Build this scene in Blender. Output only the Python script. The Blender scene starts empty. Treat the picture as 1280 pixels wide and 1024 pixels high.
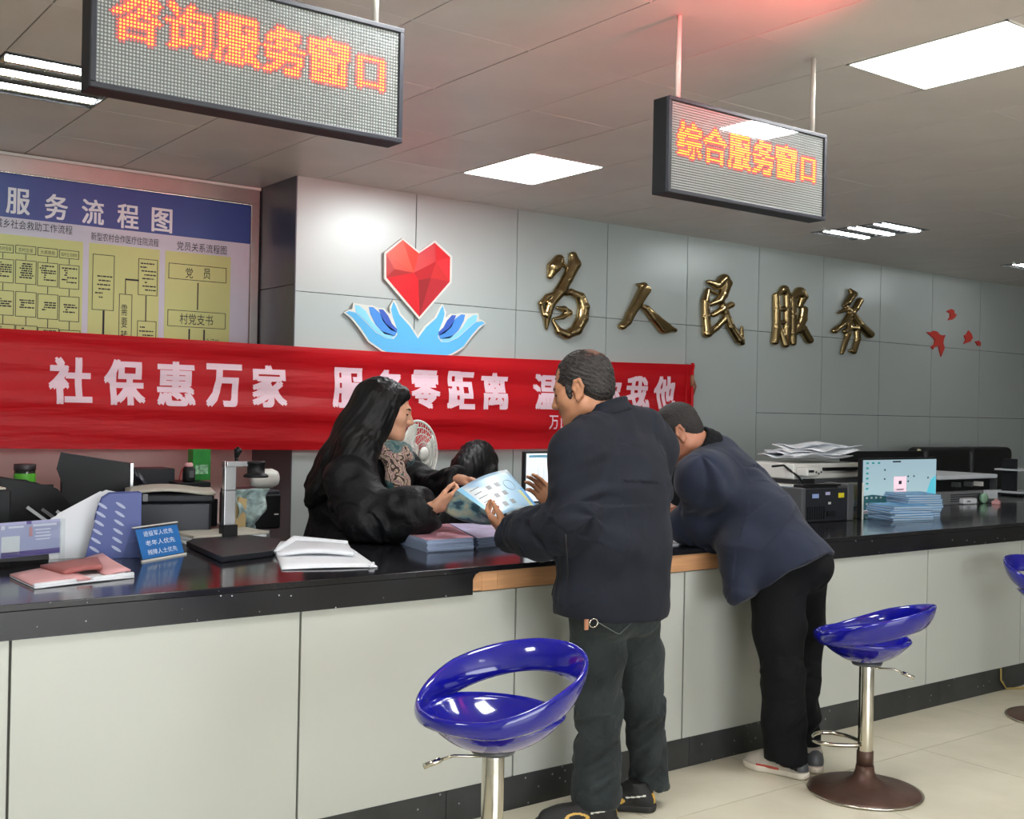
import bpy, math, random
import numpy as np
from mathutils import Vector, Matrix
import openvdb as vdb

random.seed(7)
SC = bpy.context.scene
COL = SC.collection
R_ = math.radians

# ------------------------------------------------------------------ camera
FPX, CAMH = 1411.5, 1.45
CEIL, WALL, ALC, FRONT, TOP = 2.75, 5.80, 6.33, 3.285, 0.898

def _rot(a, b, c):
    ca, sa, cb, sb, cc, sc = math.cos(a), math.sin(a), math.cos(b), math.sin(b), math.cos(c), math.sin(c)
    fwd = np.array([sa*cb, ca*cb, sb]); right = np.array([ca, -sa, 0.]); up = np.cross(right, fwd)
    return np.array([cc*right + sc*up, -(-sc*right + cc*up), fwd])
CR = _rot(.642, .002, .0197)
CO = np.array([0, 0, CAMH])
def ray(x, y): return CR.T @ np.array([(x-640)/FPX, (y-512)/FPX, 1.])
def at_z(x, y, z): d = ray(x, y); return CO + d*(z-CAMH)/d[2]
def at_y(x, y, Y): d = ray(x, y); return CO + d*Y/d[1]
def at_x(x, y, X): d = ray(x, y); return CO + d*X/d[0]

cam = bpy.data.objects.new('camera', bpy.data.cameras.new('camera'))
COL.objects.link(cam)
M = Matrix.Identity(4)
for i in range(3):
    M[i][0] = CR[0][i]; M[i][1] = -CR[1][i]; M[i][2] = -CR[2][i]; M[i][3] = CO[i]
cam.matrix_world = M
cam.data.sensor_width = 36
cam.data.lens = FPX/1280*36
cam.data.clip_start = .05
SC.camera = cam

# ------------------------------------------------------------------ world, exposure
w = bpy.data.worlds.new('world'); SC.world = w; w.use_nodes = True
w.node_tree.nodes['Background'].inputs[0].default_value = (.75, .85, 1, 1)
w.node_tree.nodes['Background'].inputs[1].default_value = .25
SC.view_settings.view_transform = 'Standard'
SC.view_settings.look = 'None'
SC.view_settings.gamma = 1
SC.view_settings.use_curve_mapping = False
SC.view_settings.exposure = 0.0
PANEL_W, TROFFER_W = 34.0, 20.0       # emission of the ceiling lights
def daylight(x, y, z, wx, wz, power):
    d = bpy.data.lights.new('daylight', 'AREA'); d.shape = 'RECTANGLE'; d.size = wx; d.size_y = wz; d.energy = power; d.color = (.93, .97, 1)
    o = bpy.data.objects.new('daylight', d); COL.objects.link(o); o.location = (x, y, z); o.rotation_euler = (R_(90), 0, 0)
daylight(1.2, -3.86, 1.35, 5.2, 2.1, 235)       # area lights added at two unseen windows behind the camera, brightening the counter
_p = bpy.data.lights.new('added_red_glow', 'SPOT'); _p.energy = 165; _p.color = (1, .05, .07); _p.shadow_soft_size = .05; _p.spot_size = R_(50); _p.spot_blend = 1.
_o = bpy.data.objects.new('added_red_glow', _p); COL.objects.link(_o); _o.location = (2.62, 1.50, 2.60)      # added unseen spot that makes the red ceiling glow, see added_lamp_box
_t = Vector([float(v) for v in at_z(945, 2, CEIL)]); _o.rotation_euler = (_t-_o.location).to_track_quat('-Z', 'Y').to_euler()
daylight(8.6, -3.86, 1.35, 5.2, 2.1, 25)

# ------------------------------------------------------------------ materials
def lin(c):
    if isinstance(c, str): c = [int(c[i:i+2], 16)/255 for i in (0, 2, 4)]
    return tuple((x/12.92 if x <= .04045 else ((x+.055)/1.055)**2.4) for x in c[:3]) + (1,)

class N:
    """small wrapper round a node tree"""
    def __init__(s, name):
        s.m = bpy.data.materials.new(name); s.m.use_nodes = True
        s.t = s.m.node_tree; s.b = s.t.nodes['Principled BSDF']
    def n(s, kind, **kw):
        nd = s.t.nodes.new(kind)
        for k, v in kw.items():
            if k.startswith('_'): setattr(nd, k[1:], v)
            else: nd.inputs[k.replace('_', ' ')].default_value = v
        return nd
    def l(s, a, b): s.t.links.new(a, b)

def mat(name, col, rough=.5, metal=0., spec=.5, noise=0., nscale=8., bump=0., bscale=60., coat=0., stretch=None, emit=None, estr=0., trans=0., alpha=1., sheen=0., sub=0.):
    q = N(name); b = q.b
    b.inputs['Base Color'].default_value = lin(col)
    b.inputs['Roughness'].default_value = rough
    b.inputs['Metallic'].default_value = metal
    b.inputs['Specular IOR Level'].default_value = spec
    b.inputs['Coat Weight'].default_value = coat
    b.inputs['Transmission Weight'].default_value = trans
    b.inputs['Alpha'].default_value = alpha
    b.inputs['Sheen Weight'].default_value = sheen
    if sub:
        b.inputs['Subsurface Weight'].default_value = sub; b.inputs['Subsurface Radius'].default_value = (.02, .008, .004)
        b.inputs['Subsurface Scale'].default_value = .5
    if emit:
        b.inputs['Emission Color'].default_value = lin(emit); b.inputs['Emission Strength'].default_value = estr
    if noise or bump:
        tc = q.n('ShaderNodeTexCoord'); mp = q.n('ShaderNodeMapping'); q.l(tc.outputs['Object'], mp.inputs[0])
        if stretch: mp.inputs['Scale'].default_value = stretch
    if noise:
        nz = q.n('ShaderNodeTexNoise', Scale=nscale, Detail=5.); q.l(mp.outputs[0], nz.inputs['Vector'])
        cr = q.n('ShaderNodeValToRGB'); c = lin(col)
        cr.color_ramp.elements[0].position = .3; cr.color_ramp.elements[1].position = .7
        cr.color_ramp.elements[0].color = tuple(max(0, x*(1-noise)) for x in c[:3])+(1,)
        cr.color_ramp.elements[1].color = tuple(min(1, x*(1+noise)) for x in c[:3])+(1,)
        q.l(nz.outputs[0], cr.inputs[0]); q.l(cr.outputs[0], b.inputs['Base Color'])
    if bump:
        n2 = q.n('ShaderNodeTexNoise', Scale=bscale, Detail=4.); q.l(mp.outputs[0], n2.inputs['Vector'])
        bp = q.n('ShaderNodeBump', Strength=bump, Distance=.01); q.l(n2.outputs[0], bp.inputs['Height']); q.l(bp.outputs[0], b.inputs['Normal'])
    return q.m

def speckled(name, col, spot, thr=.03, scale=60., rough=.12, rough2=None):
    """dark stone with small pale specks"""
    q = N(name); b = q.b
    tc = q.n('ShaderNodeTexCoord')
    v = q.n('ShaderNodeTexVoronoi', Scale=scale); q.l(tc.outputs['Object'], v.inputs['Vector'])
    gt = q.n('ShaderNodeMath', _operation='LESS_THAN'); gt.inputs[1].default_value = thr; q.l(v.outputs['Distance'], gt.inputs[0])
    nz = q.n('ShaderNodeTexNoise', Scale=6., Detail=6.); q.l(tc.outputs['Object'], nz.inputs['Vector'])
    cr = q.n('ShaderNodeValToRGB'); c = lin(col)
    cr.color_ramp.elements[0].position = .35; cr.color_ramp.elements[1].position = .75
    cr.color_ramp.elements[0].color = tuple(x*.75 for x in c[:3])+(1,); cr.color_ramp.elements[1].color = tuple(x*1.6 for x in c[:3])+(1,)
    q.l(nz.outputs[0], cr.inputs[0])
    mx = q.n('ShaderNodeMix', _data_type='RGBA'); q.l(gt.outputs[0], mx.inputs[0]); q.l(cr.outputs[0], mx.inputs[6]); mx.inputs[7].default_value = lin(spot)
    q.l(mx.outputs[2], b.inputs['Base Color'])
    b.inputs['Roughness'].default_value = rough
    if rough2:
        n3 = q.n('ShaderNodeTexNoise', Scale=4., Detail=3.); q.l(tc.outputs['Object'], n3.inputs['Vector'])
        mr = q.n('ShaderNodeMapRange'); mr.inputs['To Min'].default_value = rough; mr.inputs['To Max'].default_value = rough2
        q.l(n3.outputs[0], mr.inputs[0]); q.l(mr.outputs[0], b.inputs['Roughness'])
    return q.m

def smudged(name, col, dirt, rough=.35, scale=9., thr=.62, metal=0., spec=.5):
    """painted sheet with faint marks and dirt"""
    q = N(name); b = q.b
    tc = q.n('ShaderNodeTexCoord')
    nz = q.n('ShaderNodeTexNoise', Scale=scale, Detail=9., Roughness=.75); q.l(tc.outputs['Object'], nz.inputs['Vector'])
    cr = q.n('ShaderNodeValToRGB'); cr.color_ramp.elements[0].position = thr; cr.color_ramp.elements[1].position = thr+.14
    cr.color_ramp.elements[0].color = lin(col); cr.color_ramp.elements[1].color = lin(dirt)
    q.l(nz.outputs[0], cr.inputs[0])
    n2 = q.n('ShaderNodeTexNoise', Scale=1.3, Detail=3.); q.l(tc.outputs['Object'], n2.inputs['Vector'])
    mr = q.n('ShaderNodeMapRange'); mr.inputs['To Min'].default_value = .93; mr.inputs['To Max'].default_value = 1.05; q.l(n2.outputs[0], mr.inputs[0])
    mx = q.n('ShaderNodeMix', _data_type='RGBA', _blend_type='MULTIPLY'); mx.inputs[0].default_value = 1
    q.l(cr.outputs[0], mx.inputs[6]); q.l(mr.outputs[0], mx.inputs[7]); q.l(mx.outputs[2], b.inputs['Base Color'])
    b.inputs['Roughness'].default_value = rough; b.inputs['Metallic'].default_value = metal; b.inputs['Specular IOR Level'].default_value = spec
    return q.m

MT = {}
MT['ceiling'] = mat('ceiling_paint', 'dcd3cc', .38, noise=.05, nscale=3, bump=.03, bscale=250)
MT['ceil_gap'] = mat('ceiling_gap', '3a3836', .8)
MT['ceil_line'] = mat('ceiling_line', 'd8d2cc', .6)
MT['wall_sheet'] = smudged('brushed_wall_sheet', 'b9c1be', 'abb2ae', .38, 3., .7, .25)
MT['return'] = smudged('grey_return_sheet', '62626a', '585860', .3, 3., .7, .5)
MT['pink_wall'] = mat('off_white_plaster', 'ead8d2', .7, noise=.06, nscale=4)
MT['plain_wall'] = mat('plain_wall', 'b9bab4', .7)
MT['dark_gap'] = mat('dark_gap', '141414', .9)
MT['floor_tile'] = mat('beige_floor_tile', 'd2ccb6', .16, noise=.05, nscale=5, bump=.01, bscale=30)
MT['grout'] = mat('floor_grout', '6b6255', .8)
MT['front_panel'] = smudged('counter_front_sheet', 'bdc0b8', '99958c', .33, 7., .66, .1)
MT['granite'] = speckled('black_granite', '1c1c1f', 'b8b8c0', .045, 38, .08, .16)
MT['fascia'] = speckled('granite_fascia', '17171a', 'c8c8d0', .06, 26, .25)
MT['plinth'] = speckled('plinth_stone', '2c2e2e', '8a8f8c', .09, 22, .35, .6)
MT['wood'] = mat('bare_pine', 'c08f64', .6, noise=.14, nscale=5, stretch=(1, 6, 14))
MT['cabinet'] = mat('counter_carcass', '55534e', .7)
MT['steel'] = mat('brushed_steel_frame', 'a8a49e', .32, .8, noise=.08, nscale=5)
MT['chrome'] = mat('worn_chrome', 'cfcabd', .16, 1., noise=.12, nscale=9, bump=.02, bscale=40)
MT['rust'] = mat('rusted_brown_metal', '5a4237', .42, .35, noise=.22, nscale=14)
MT['blue_plastic'] = mat('glossy_blue_plastic', '11128a', .12, 0, .5, coat=.6, bump=.01, bscale=6)
MT['black_plastic'] = mat('black_plastic', '0e0f11', .45, spec=.3)
MT['dark_plastic'] = mat('charcoal_plastic', '1e2025', .45, spec=.35)
MT['navy_plastic'] = mat('dark_navy_plastic', '22242c', .4)
MT['grey_plastic'] = mat('grey_plastic', '77787a', .45)
MT['mid_grey'] = mat('mid_grey_plastic', '4c4e50', .4)
MT['white_plastic'] = mat('off_white_plastic', 'd9d8d0', .4)
MT['beige_plastic'] = mat('beige_plastic', 'b6b2a4', .55)
MT['white'] = mat('white_paper', 'e3e6ea', .7)
MT['paper_shade'] = mat('paper_edges', 'cdd2d6', .8)
MT['pink_paper'] = mat('pink_paper', 'd9a3a3', .7)
MT['red_paper'] = mat('red_brown_cover', 'a4605c', .6)
MT['aluminium'] = mat('aluminium', 'd3d5d6', .25, .9)
MT['pole'] = mat('ivory_pole', 'cfc9bd', .35)
MT['light'] = mat('panel_diffuser', 'ffffff', .5, emit='fbfdff', estr=PANEL_W)
MT['tube'] = mat('fluorescent_tube', 'ffffff', .5, emit='fbfdff', estr=TROFFER_W*2)
MT['reflector'] = mat('mirror_reflector', 'd8dbdb', .2, .95)
MT['ink'] = mat('black_ink', '20222a', .7)
q = N('clear_acrylic'); tr_ = q.n('ShaderNodeBsdfTransparent'); tr_.inputs[0].default_value = (.95, .97, .97, 1); gl_ = q.n('ShaderNodeBsdfGlossy'); gl_.inputs['Roughness'].default_value = .03
lw_ = q.n('ShaderNodeLayerWeight'); pw_ = q.n('ShaderNodeMath', _operation='POWER'); pw_.inputs[1].default_value = 4.; q.l(lw_.outputs['Facing'], pw_.inputs[0]); fr_ = q.n('ShaderNodeMapRange'); fr_.inputs['To Min'].default_value = .035; fr_.inputs['To Max'].default_value = .8; q.l(pw_.outputs[0], fr_.inputs[0]); mx_ = q.n('ShaderNodeMixShader'); q.l(fr_.outputs[0], mx_.inputs[0]); q.l(tr_.outputs[0], mx_.inputs[1]); q.l(gl_.outputs[0], mx_.inputs[2]); q.l(mx_.outputs[0], q.t.nodes['Material Output'].inputs[0])
MT['glass'] = q.m

# ------------------------------------------------------------------ mesh builder
class MB:
    def __init__(s, org=(0, 0, 0)):
        s.v, s.f, s.m, s.s = [], [], [], []; s.o = np.array(org, float)
    def add(s, V, F, mi=0, sm=False, mt=None):
        k = len(s.v)
        for p in V:
            p = np.array(p, float)
            if mt is not None: p = np.array(mt @ Vector(p))
            s.v.append(tuple(p - s.o))
        for i, f in enumerate(F):
            s.f.append([k+j for j in f]); s.m.append(mi if isinstance(mi, int) else mi[i]); s.s.append(sm)
        return s
    def box(s, c, d, mi=0, rz=0, mt=None):
        hx, hy, hz = d[0]/2, d[1]/2, d[2]/2
        V = [(x, y, z) for x in (-hx, hx) for y in (-hy, hy) for z in (-hz, hz)]
        F = [(0, 1, 3, 2), (4, 6, 7, 5), (0, 4, 5, 1), (2, 3, 7, 6), (0, 2, 6, 4), (1, 5, 7, 3)]
        T = Matrix.Translation(Vector(c)) @ Matrix.Rotation(rz, 4, 'Z')
        if mt is not None: T = mt @ T
        return s.add(V, F, mi, False, T)
    def box2(s, lo, hi, mi=0, mt=None):
        return s.box([(a+b)/2 for a, b in zip(lo, hi)], [abs(b-a) for a, b in zip(lo, hi)], mi, 0, mt)
    def tube(s, path, r, n=12, mi=0, closed=False, flat=1., mt=None, caps=True):
        P = [np.array(p, float) for p in path]; L = len(P)
        rr = [r]*L if np.isscalar(r) else list(r)
        V = []; prev = None
        for i in range(L):
            a, b = (P[i-1] if (i or closed) else P[0]), (P[(i+1) % L] if (i < L-1 or closed) else P[-1])
            t = b-a; t /= (np.linalg.norm(t)+1e-9)
            if prev is None:
                u = np.cross(t, [0, 0, 1.]);
                if np.linalg.norm(u) < 1e-3: u = np.cross(t, [0, 1., 0])
            else: u = prev - t*(prev@t)
            u /= np.linalg.norm(u); prev = u; v = np.cross(t, u)
            for k in range(n):
                a_ = 2*math.pi*k/n
                V.append(P[i] + rr[i]*(math.cos(a_)*u + math.sin(a_)*v*flat))
        F = []
        for i in range(L if closed else L-1):
            j = (i+1) % L
            for k in range(n): F.append((i*n+k, i*n+(k+1) % n, j*n+(k+1) % n, j*n+k))
        if not closed and caps: F.append(tuple(range(n))[::-1]); F.append(tuple((L-1)*n+k for k in range(n)))
        return s.add(V, F, mi, True, mt)
    def lathe(s, prof, n=24, c=(0, 0, 0), mi=0, sx=1., sy=1., mt=None, sm=True):
        V, F = [], []
        for r, z in prof:
            for k in range(n):
                a = 2*math.pi*k/n; V.append((c[0]+r*math.cos(a)*sx, c[1]+r*math.sin(a)*sy, c[2]+z))
        for i in range(len(prof)-1):
            for k in range(n): F.append((i*n+k, i*n+(k+1) % n, (i+1)*n+(k+1) % n, (i+1)*n+k))
        F.append(tuple(range(n))[::-1]); F.append(tuple((len(prof)-1)*n+k for k in range(n)))
        return s.add(V, F, mi, sm, mt)
    def prism(s, pts, off, mi=0, side=None):
        """pts: outline in space; off: the thickness as a vector"""
        P = [np.array(p, float) for p in pts]; o = np.array(off, float); n = len(P)
        nr = sum((np.cross(P[i], P[(i+1) % n]) for i in range(n)), np.zeros(3))
        if nr @ o > 0: P = P[::-1]
        V = P + [p+o for p in P]
        F = [tuple(range(n)), tuple(range(2*n-1, n-1, -1))] + [(i, i+n, (i+1) % n+n, (i+1) % n) for i in range(n)]
        sd = mi if side is None else side
        return s.add(V, F, [mi, mi]+[sd]*n)
    def sheet(s, fn, nu, nv, mi=0, sm=True, mt=None):
        V = [fn(i/nu, j/nv) for i in range(nu+1) for j in range(nv+1)]
        F = [(i*(nv+1)+j, (i+1)*(nv+1)+j, (i+1)*(nv+1)+j+1, i*(nv+1)+j+1) for i in range(nu) for j in range(nv)]
        return s.add(V, F, mi, sm, mt)
    def build(s, name, mats, parent=None, bevel=0, seg=2, solid=0):
        me = bpy.data.meshes.new(name); me.from_pydata(s.v, [], s.f)
        if not isinstance(mats, (list, tuple)): mats = [mats]
        for m in mats: me.materials.append(MT[m] if isinstance(m, str) else m)
        me.polygons.foreach_set('material_index', s.m); me.polygons.foreach_set('use_smooth', s.s)
        me.update()
        o = bpy.data.objects.new(name, me); COL.objects.link(o)
        if parent is not None: o.parent = parent
        elif s.o.any(): o.location = s.o
        if solid:
            md = o.modifiers.new('solid', 'SOLIDIFY'); md.thickness = solid; md.offset = 0
        if bevel:
            md = o.modifiers.new('bevel', 'BEVEL'); md.width = bevel; md.segments = seg; md.limit_method = 'ANGLE'; md.angle_limit = R_(40)
            for p in me.polygons: p.use_smooth = True
            md.harden_normals = True
        return o

def tag(o, label=None, cat=None, group=None, kind=None):
    if label: o['label'] = label
    if cat: o['category'] = cat
    if group: o['group'] = group
    if kind: o['kind'] = kind
    return o
def thing(name, loc, label=None, cat=None, group=None, rz=0, kind=None):
    o = bpy.data.objects.new(name, None); COL.objects.link(o); o.empty_display_size = .05
    o.location = [float(x) for x in loc]; o.rotation_euler = (0, 0, rz)
    return tag(o, label, cat, group, kind)
def copy_tree(o, parent=None):
    c = o.copy(); COL.objects.link(c); c.parent = parent
    for ch in list(o.children): copy_tree(ch, c)
    return c
def from_arrays(name, V, F, mats, parent=None, mi=None, smooth=True):
    me = bpy.data.meshes.new(name)
    F = np.asarray(F, np.int32); nv, nf, k = len(V), len(F), F.shape[1]
    me.vertices.add(nv); me.vertices.foreach_set('co', np.asarray(V, np.float32).ravel())
    me.loops.add(nf*k); me.loops.foreach_set('vertex_index', F.ravel())
    me.polygons.add(nf); me.polygons.foreach_set('loop_start', np.arange(0, nf*k, k, dtype=np.int32))
    for m in (mats if isinstance(mats, (list, tuple)) else [mats]): me.materials.append(MT[m] if isinstance(m, str) else m)
    if mi is not None: me.polygons.foreach_set('material_index', np.asarray(mi, np.int32))
    me.polygons.foreach_set('use_smooth', np.full(nf, smooth))
    me.update(calc_edges=True); me.validate()
    o = bpy.data.objects.new(name, me); COL.objects.link(o)
    if parent is not None: o.parent = parent
    return o

# ------------------------------------------------------------------ lettering (glyph outlines of the built-in font)
GL = {}
def glyphs(specs):
    """specs: list of (text, bold)"""
    tmp = []
    for k in specs:
        if k in GL or any(k == t[0] for t in tmp): continue
        cu = bpy.data.curves.new('glyph', 'FONT'); cu.body = k[0]; cu.offset = 0; cu.resolution_u = 3
        o = bpy.data.objects.new('glyph', cu); COL.objects.link(o); tmp.append((k, o, cu))
    bpy.context.view_layer.update(); dg = bpy.context.evaluated_depsgraph_get()
    for k, o, cu in tmp:
        me = bpy.data.meshes.new_from_object(o.evaluated_get(dg))
        V = np.array([v.co[:2] for v in me.vertices]); F = [tuple(p.vertices) for p in me.polygons]
        if k[1] > .015:                         # bold: the strokes laid down again, shifted a little each way
            n0 = len(V); V0, F0 = V, F; V, F = [], []
            for q_, (sx_, sy_) in enumerate(((1, .6), (-1, .6), (-1, -.6), (1, -.6), (0, 0))):
                V.append(V0+np.array([sx_, sy_])*k[1]*.55); F += [tuple(i+q_*n0 for i in f) for f in F0]
            V = np.vstack(V)
        V = np.hstack([V, (np.arange(len(V))//max(1, len(V)//(5 if k[1] > .015 else 1)))[:, None]*1.0])
        GL[k] = (V, F); bpy.data.meshes.remove(me)
    for k, o, cu in tmp: bpy.data.objects.remove(o); bpy.data.curves.remove(cu)
def text_on(mb, txt, bold, c, u, v, wd, ht, mi=0):
    """fits the text into a box wd x ht centred at c, spanned by u (along) and v (up)"""
    V, F = GL[(txt, bold)]
    lo, hi = V.min(0), V.max(0); c, u, v = (np.array(a, float) for a in (c, u, v)); nn = np.cross(u, v)
    P = [c + u*((p[0]-lo[0])/(hi[0]-lo[0])-.5)*wd + v*((p[1]-lo[1])/(hi[1]-lo[1])-.5)*ht + nn*p[2]*.00012 for p in V]
    mb.add(P, F, mi)
def raster(ch, n):
    """n x n on/off dots of one character"""
    V, F = GL[(ch, .03)]; V = V[:, :2]; lo, hi = V.min(0), V.max(0); P = (V-lo)/(hi-lo)
    ss = 4; g = (np.arange(n*ss)+.5)/(n*ss); X, Y = np.meshgrid(g, g); A = np.zeros_like(X, bool)
    for f in F:
        for k in range(1, len(f)-1):
            a, b, c = P[f[0]], P[f[k]], P[f[k+1]]
            d1 = (X-a[0])*(b[1]-a[1])-(Y-a[1])*(b[0]-a[0]); d2 = (X-b[0])*(c[1]-b[1])-(Y-b[1])*(c[0]-b[0]); d3 = (X-c[0])*(a[1]-c[1])-(Y-c[1])*(a[0]-c[0])
            A |= ((d1 <= 0) & (d2 <= 0) & (d3 <= 0)) | ((d1 >= 0) & (d2 >= 0) & (d3 >= 0))
    return A.reshape(n, ss, n, ss).mean((1, 3)) > .34

BAN = '社保惠万家服务零距离温暖你我他'
SUB = '万山区民政'
glyphs([(c, .08) for c in BAN] + [(c, .02) for c in SUB] + [(c, .03) for c in '咨询服务窗口综合'] +
       [(c, .04) for c in '服务流程图'] + [(t, .01) for t in ('城乡社会救助工作流程', '新型农村合作医疗住院流程', '党员关系流程图', '党', '员', '村党支书', '需', '要', '转', '介绍信', '农村低保', '农村五保', '大病救助', '临时生活救助', '退役军人优先', '老年人优先', '残障人士优先')])

# ------------------------------------------------------------------ signed-distance modelling
def vnoise(P, seed=0):
    """smooth lattice noise in [-1, 1] for points (n, 3)"""
    I = np.floor(P).astype(np.int64); f = P-I; f = f*f*(3-2*f); out = 0
    for dx in (0, 1):
        for dy in (0, 1):
            for dz in (0, 1):
                h = (I[:, 0]+dx)*374761393 + (I[:, 1]+dy)*668265263 + (I[:, 2]+dz)*2147483647 + seed*974634777
                h = (h ^ (h >> 13))*1274126177 & 0x7fffffff; h = (h ^ (h >> 16)) & 0xffff
                out = out + (h/32767.5-1)*(f[:, 0] if dx else 1-f[:, 0])*(f[:, 1] if dy else 1-f[:, 1])*(f[:, 2] if dz else 1-f[:, 2])
    return out

class SDF:
    def __init__(s, lo, hi, vox):
        s.lo = np.array(lo, float); s.h = vox
        n = [int(math.ceil((b-a)/vox))+1 for a, b in zip(lo, hi)]
        s.ax = [np.float32(lo[i]+vox*np.arange(n[i])) for i in range(3)]
        s.d = np.full(n, 4*vox, np.float32)
    def blk(s, lo, hi):
        sl = tuple(slice(max(0, int((lo[i]-s.lo[i])/s.h)), max(0, min(len(s.ax[i]), int((hi[i]-s.lo[i])/s.h)+2))) for i in range(3))
        x = s.ax[0][sl[0]][:, None, None]; y = s.ax[1][sl[1]][None, :, None]; z = s.ax[2][sl[2]][None, None, :]
        return sl, x, y, z
    def _mix(s, sl, d, k, sub=False):
        a = s.d[sl]
        if a.size == 0: return
        if sub: a, d = -a, d
        if k > 0:
            h = np.maximum(k-np.abs(a-d), 0)/k; r = np.minimum(a, d)-h*h*k*.25
        else: r = np.minimum(a, d)
        s.d[sl] = -r if sub else r
    def cap(s, a, b, ra, rb=None, k=.02, w=None, ws=1., sub=False):
        """tapered capsule; w, ws: stretch across, along the unit vector w"""
        rb = ra if rb is None else rb
        a = np.array(a, float); b = np.array(b, float); m = max(ra, rb)*max(1, ws)+max(k, 3*s.h)+s.h
        sl, x, y, z = s.blk(np.minimum(a, b)-m, np.maximum(a, b)+m)
        px, py, pz = x-a[0], y-a[1], z-a[2]; ab = b-a
        if w is not None:
            w = np.array(w, float); w /= np.linalg.norm(w); c = (1-1/ws)
            q = (px*w[0]+py*w[1]+pz*w[2])*c; px, py, pz = px-q*w[0], py-q*w[1], pz-q*w[2]
            ab = ab-w*(ab@w)*c
        L = ab@ab+1e-12
        t = np.clip((px*ab[0]+py*ab[1]+pz*ab[2])/L, 0, 1)
        d = np.sqrt((px-t*ab[0])**2+(py-t*ab[1])**2+(pz-t*ab[2])**2)-(ra+(rb-ra)*t)
        s._mix(sl, np.float32(d), k, sub)
    def ell(s, c, r, F=None, k=.02, sub=False):
        """ellipsoid; F: rows = its axes"""
        c = np.array(c, float); r = np.array(r, float); F = np.eye(3) if F is None else F
        m = r.max()+max(k, 3*s.h)+s.h
        sl, x, y, z = s.blk(c-m, c+m); q = 0; g = 0
        for i in range(3):
            u = (x-c[0])*F[i][0]+(y-c[1])*F[i][1]+(z-c[2])*F[i][2]
            q = q+(u/r[i])**2; g = g+(u/r[i]**2)**2
        q = np.sqrt(q); d = q*(q-1)/(np.sqrt(g)+1e-6)
        s._mix(sl, np.float32(d), k, sub)
    def chain(s, P, R, k=.02, **kw):
        for i in range(len(P)-1): s.cap(P[i], P[i+1], R[i], R[i+1], k, **kw)
    def cut(s, p, n, near=None, rad=1.):
        """removes what lies on the side n of the plane through p (within rad of near)"""
        near = p if near is None else near; near = np.array(near, float)
        sl, x, y, z = s.blk(near-rad, near+rad); n = np.array(n, float)/np.linalg.norm(n)
        d = (x-p[0])*n[0]+(y-p[1])*n[1]+(z-p[2])*n[2]
        msk = d if rad > 5 else np.where((x-near[0])**2+(y-near[1])**2+(z-near[2])**2 < rad*rad, d, -1)
        s.d[sl] = np.maximum(s.d[sl], np.float32(msk))
    def mesh(s):
        d = np.clip(s.d, -4*s.h, 4*s.h); d[[0, -1]] = 4*s.h; d[:, [0, -1]] = 4*s.h; d[:, :, [0, -1]] = 4*s.h
        G = vdb.FloatGrid(background=4*s.h); G.copyFromArray(np.ascontiguousarray(d))
        V, F = G.convertToQuads(isovalue=0.); V = s.lo+V*s.h
        F = np.array(F, np.int64)
        a, b, c = V[F[:, 0]], V[F[:, 1]], V[F[:, 2]]
        if (np.cross(a, b)*c).sum() < 0: F = F[:, ::-1]
        if (np.cross(V[F[:, 0]]-V.mean(0), V[F[:, 1]]-V.mean(0))*(V[F[:, 2]]-V.mean(0))).sum() < 0: F = F[:, ::-1]
        return V, F
def vnormals(V, F):
    n = np.cross(V[F[:, 2]]-V[F[:, 0]], V[F[:, 3]]-V[F[:, 1]]); N_ = np.zeros_like(V)
    for i in range(4): np.add.at(N_, F[:, i], n)
    return N_/(np.linalg.norm(N_, axis=1)[:, None]+1e-12)
# ================================================================== THE SETTING
X0, X1, YB = -2.2, 14.0, -4.0            # side walls and the wall behind the camera
# ceiling: lay-in panels on a grid
GX, GY, SX, SY = .9814, 1.9745, .4926, .6275
ceil = tag(MB().box2((X0, YB, CEIL+.012), (X1, ALC+.05, CEIL+.15)).build('ceiling', 'ceil_gap'), kind='structure')
holes = {(5, 0), (5, 4), (0, 4), (11, 4), (1, 0), (11, 0), (16, 4), (5, -5), (0, -5), (11, -5), (-4, 0)}
troff = {(0, 4), (11, 4), (11, 0), (16, 4), (0, -5)}
tm = MB().box((0, 0, 0), (SX-.004, SY-.0025, .014)).v and None
base = MB(); base.box2((.002, .001, 0), (SX-.002, SY-.001, .013))
tile_me = None
for i in range(-7, 27):
    for j in range(-2 if i < 8 else 0, 7):
        if (i, j) in holes: continue
        x, y = GX+i*SX, GY+j*SY
        hi = ALC-.002 if x < 2.8 else WALL
        if y >= hi-.02 or x < X0+.01 or x+SX > X1: continue
        dy = min(y+SY, hi+.03)-y
        if dy < SY-.01 or tile_me is None:
            m = MB(); m.box2((.003, .001, 0), (SX-.003, dy-.001, .012))
            o = m.build('ceiling_tile', 'ceiling', ceil)
            if dy >= SY-.01: tile_me = o.data
        else:
            o = bpy.data.objects.new('ceiling_tile', tile_me); COL.objects.link(o); o.parent = ceil
        o.location = (x, y, CEIL+random.uniform(-.0006, .0006))
far = MB()
for (a, b, c, d) in ((X0, YB, X1, GY-2*SY), (X0, GY-2*SY, GX-7*SX+.2, ALC), (GX+8*SX, GY-2*SY, X1, GY)):
    far.box2((a, b, CEIL+.001), (c, d, CEIL+.011))
tag(far.build('ceiling_sheet', 'ceiling', ceil))
# pale beads running along the joints
bead = MB()
for j in range(-2, 7):
    bead.box2((X0+.1, GY+j*SY-.0012, CEIL-.0004), (8.5, GY+j*SY+.0012, CEIL+.004))
tag(bead.build('joint_bead', 'ceil_line', ceil))

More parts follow.
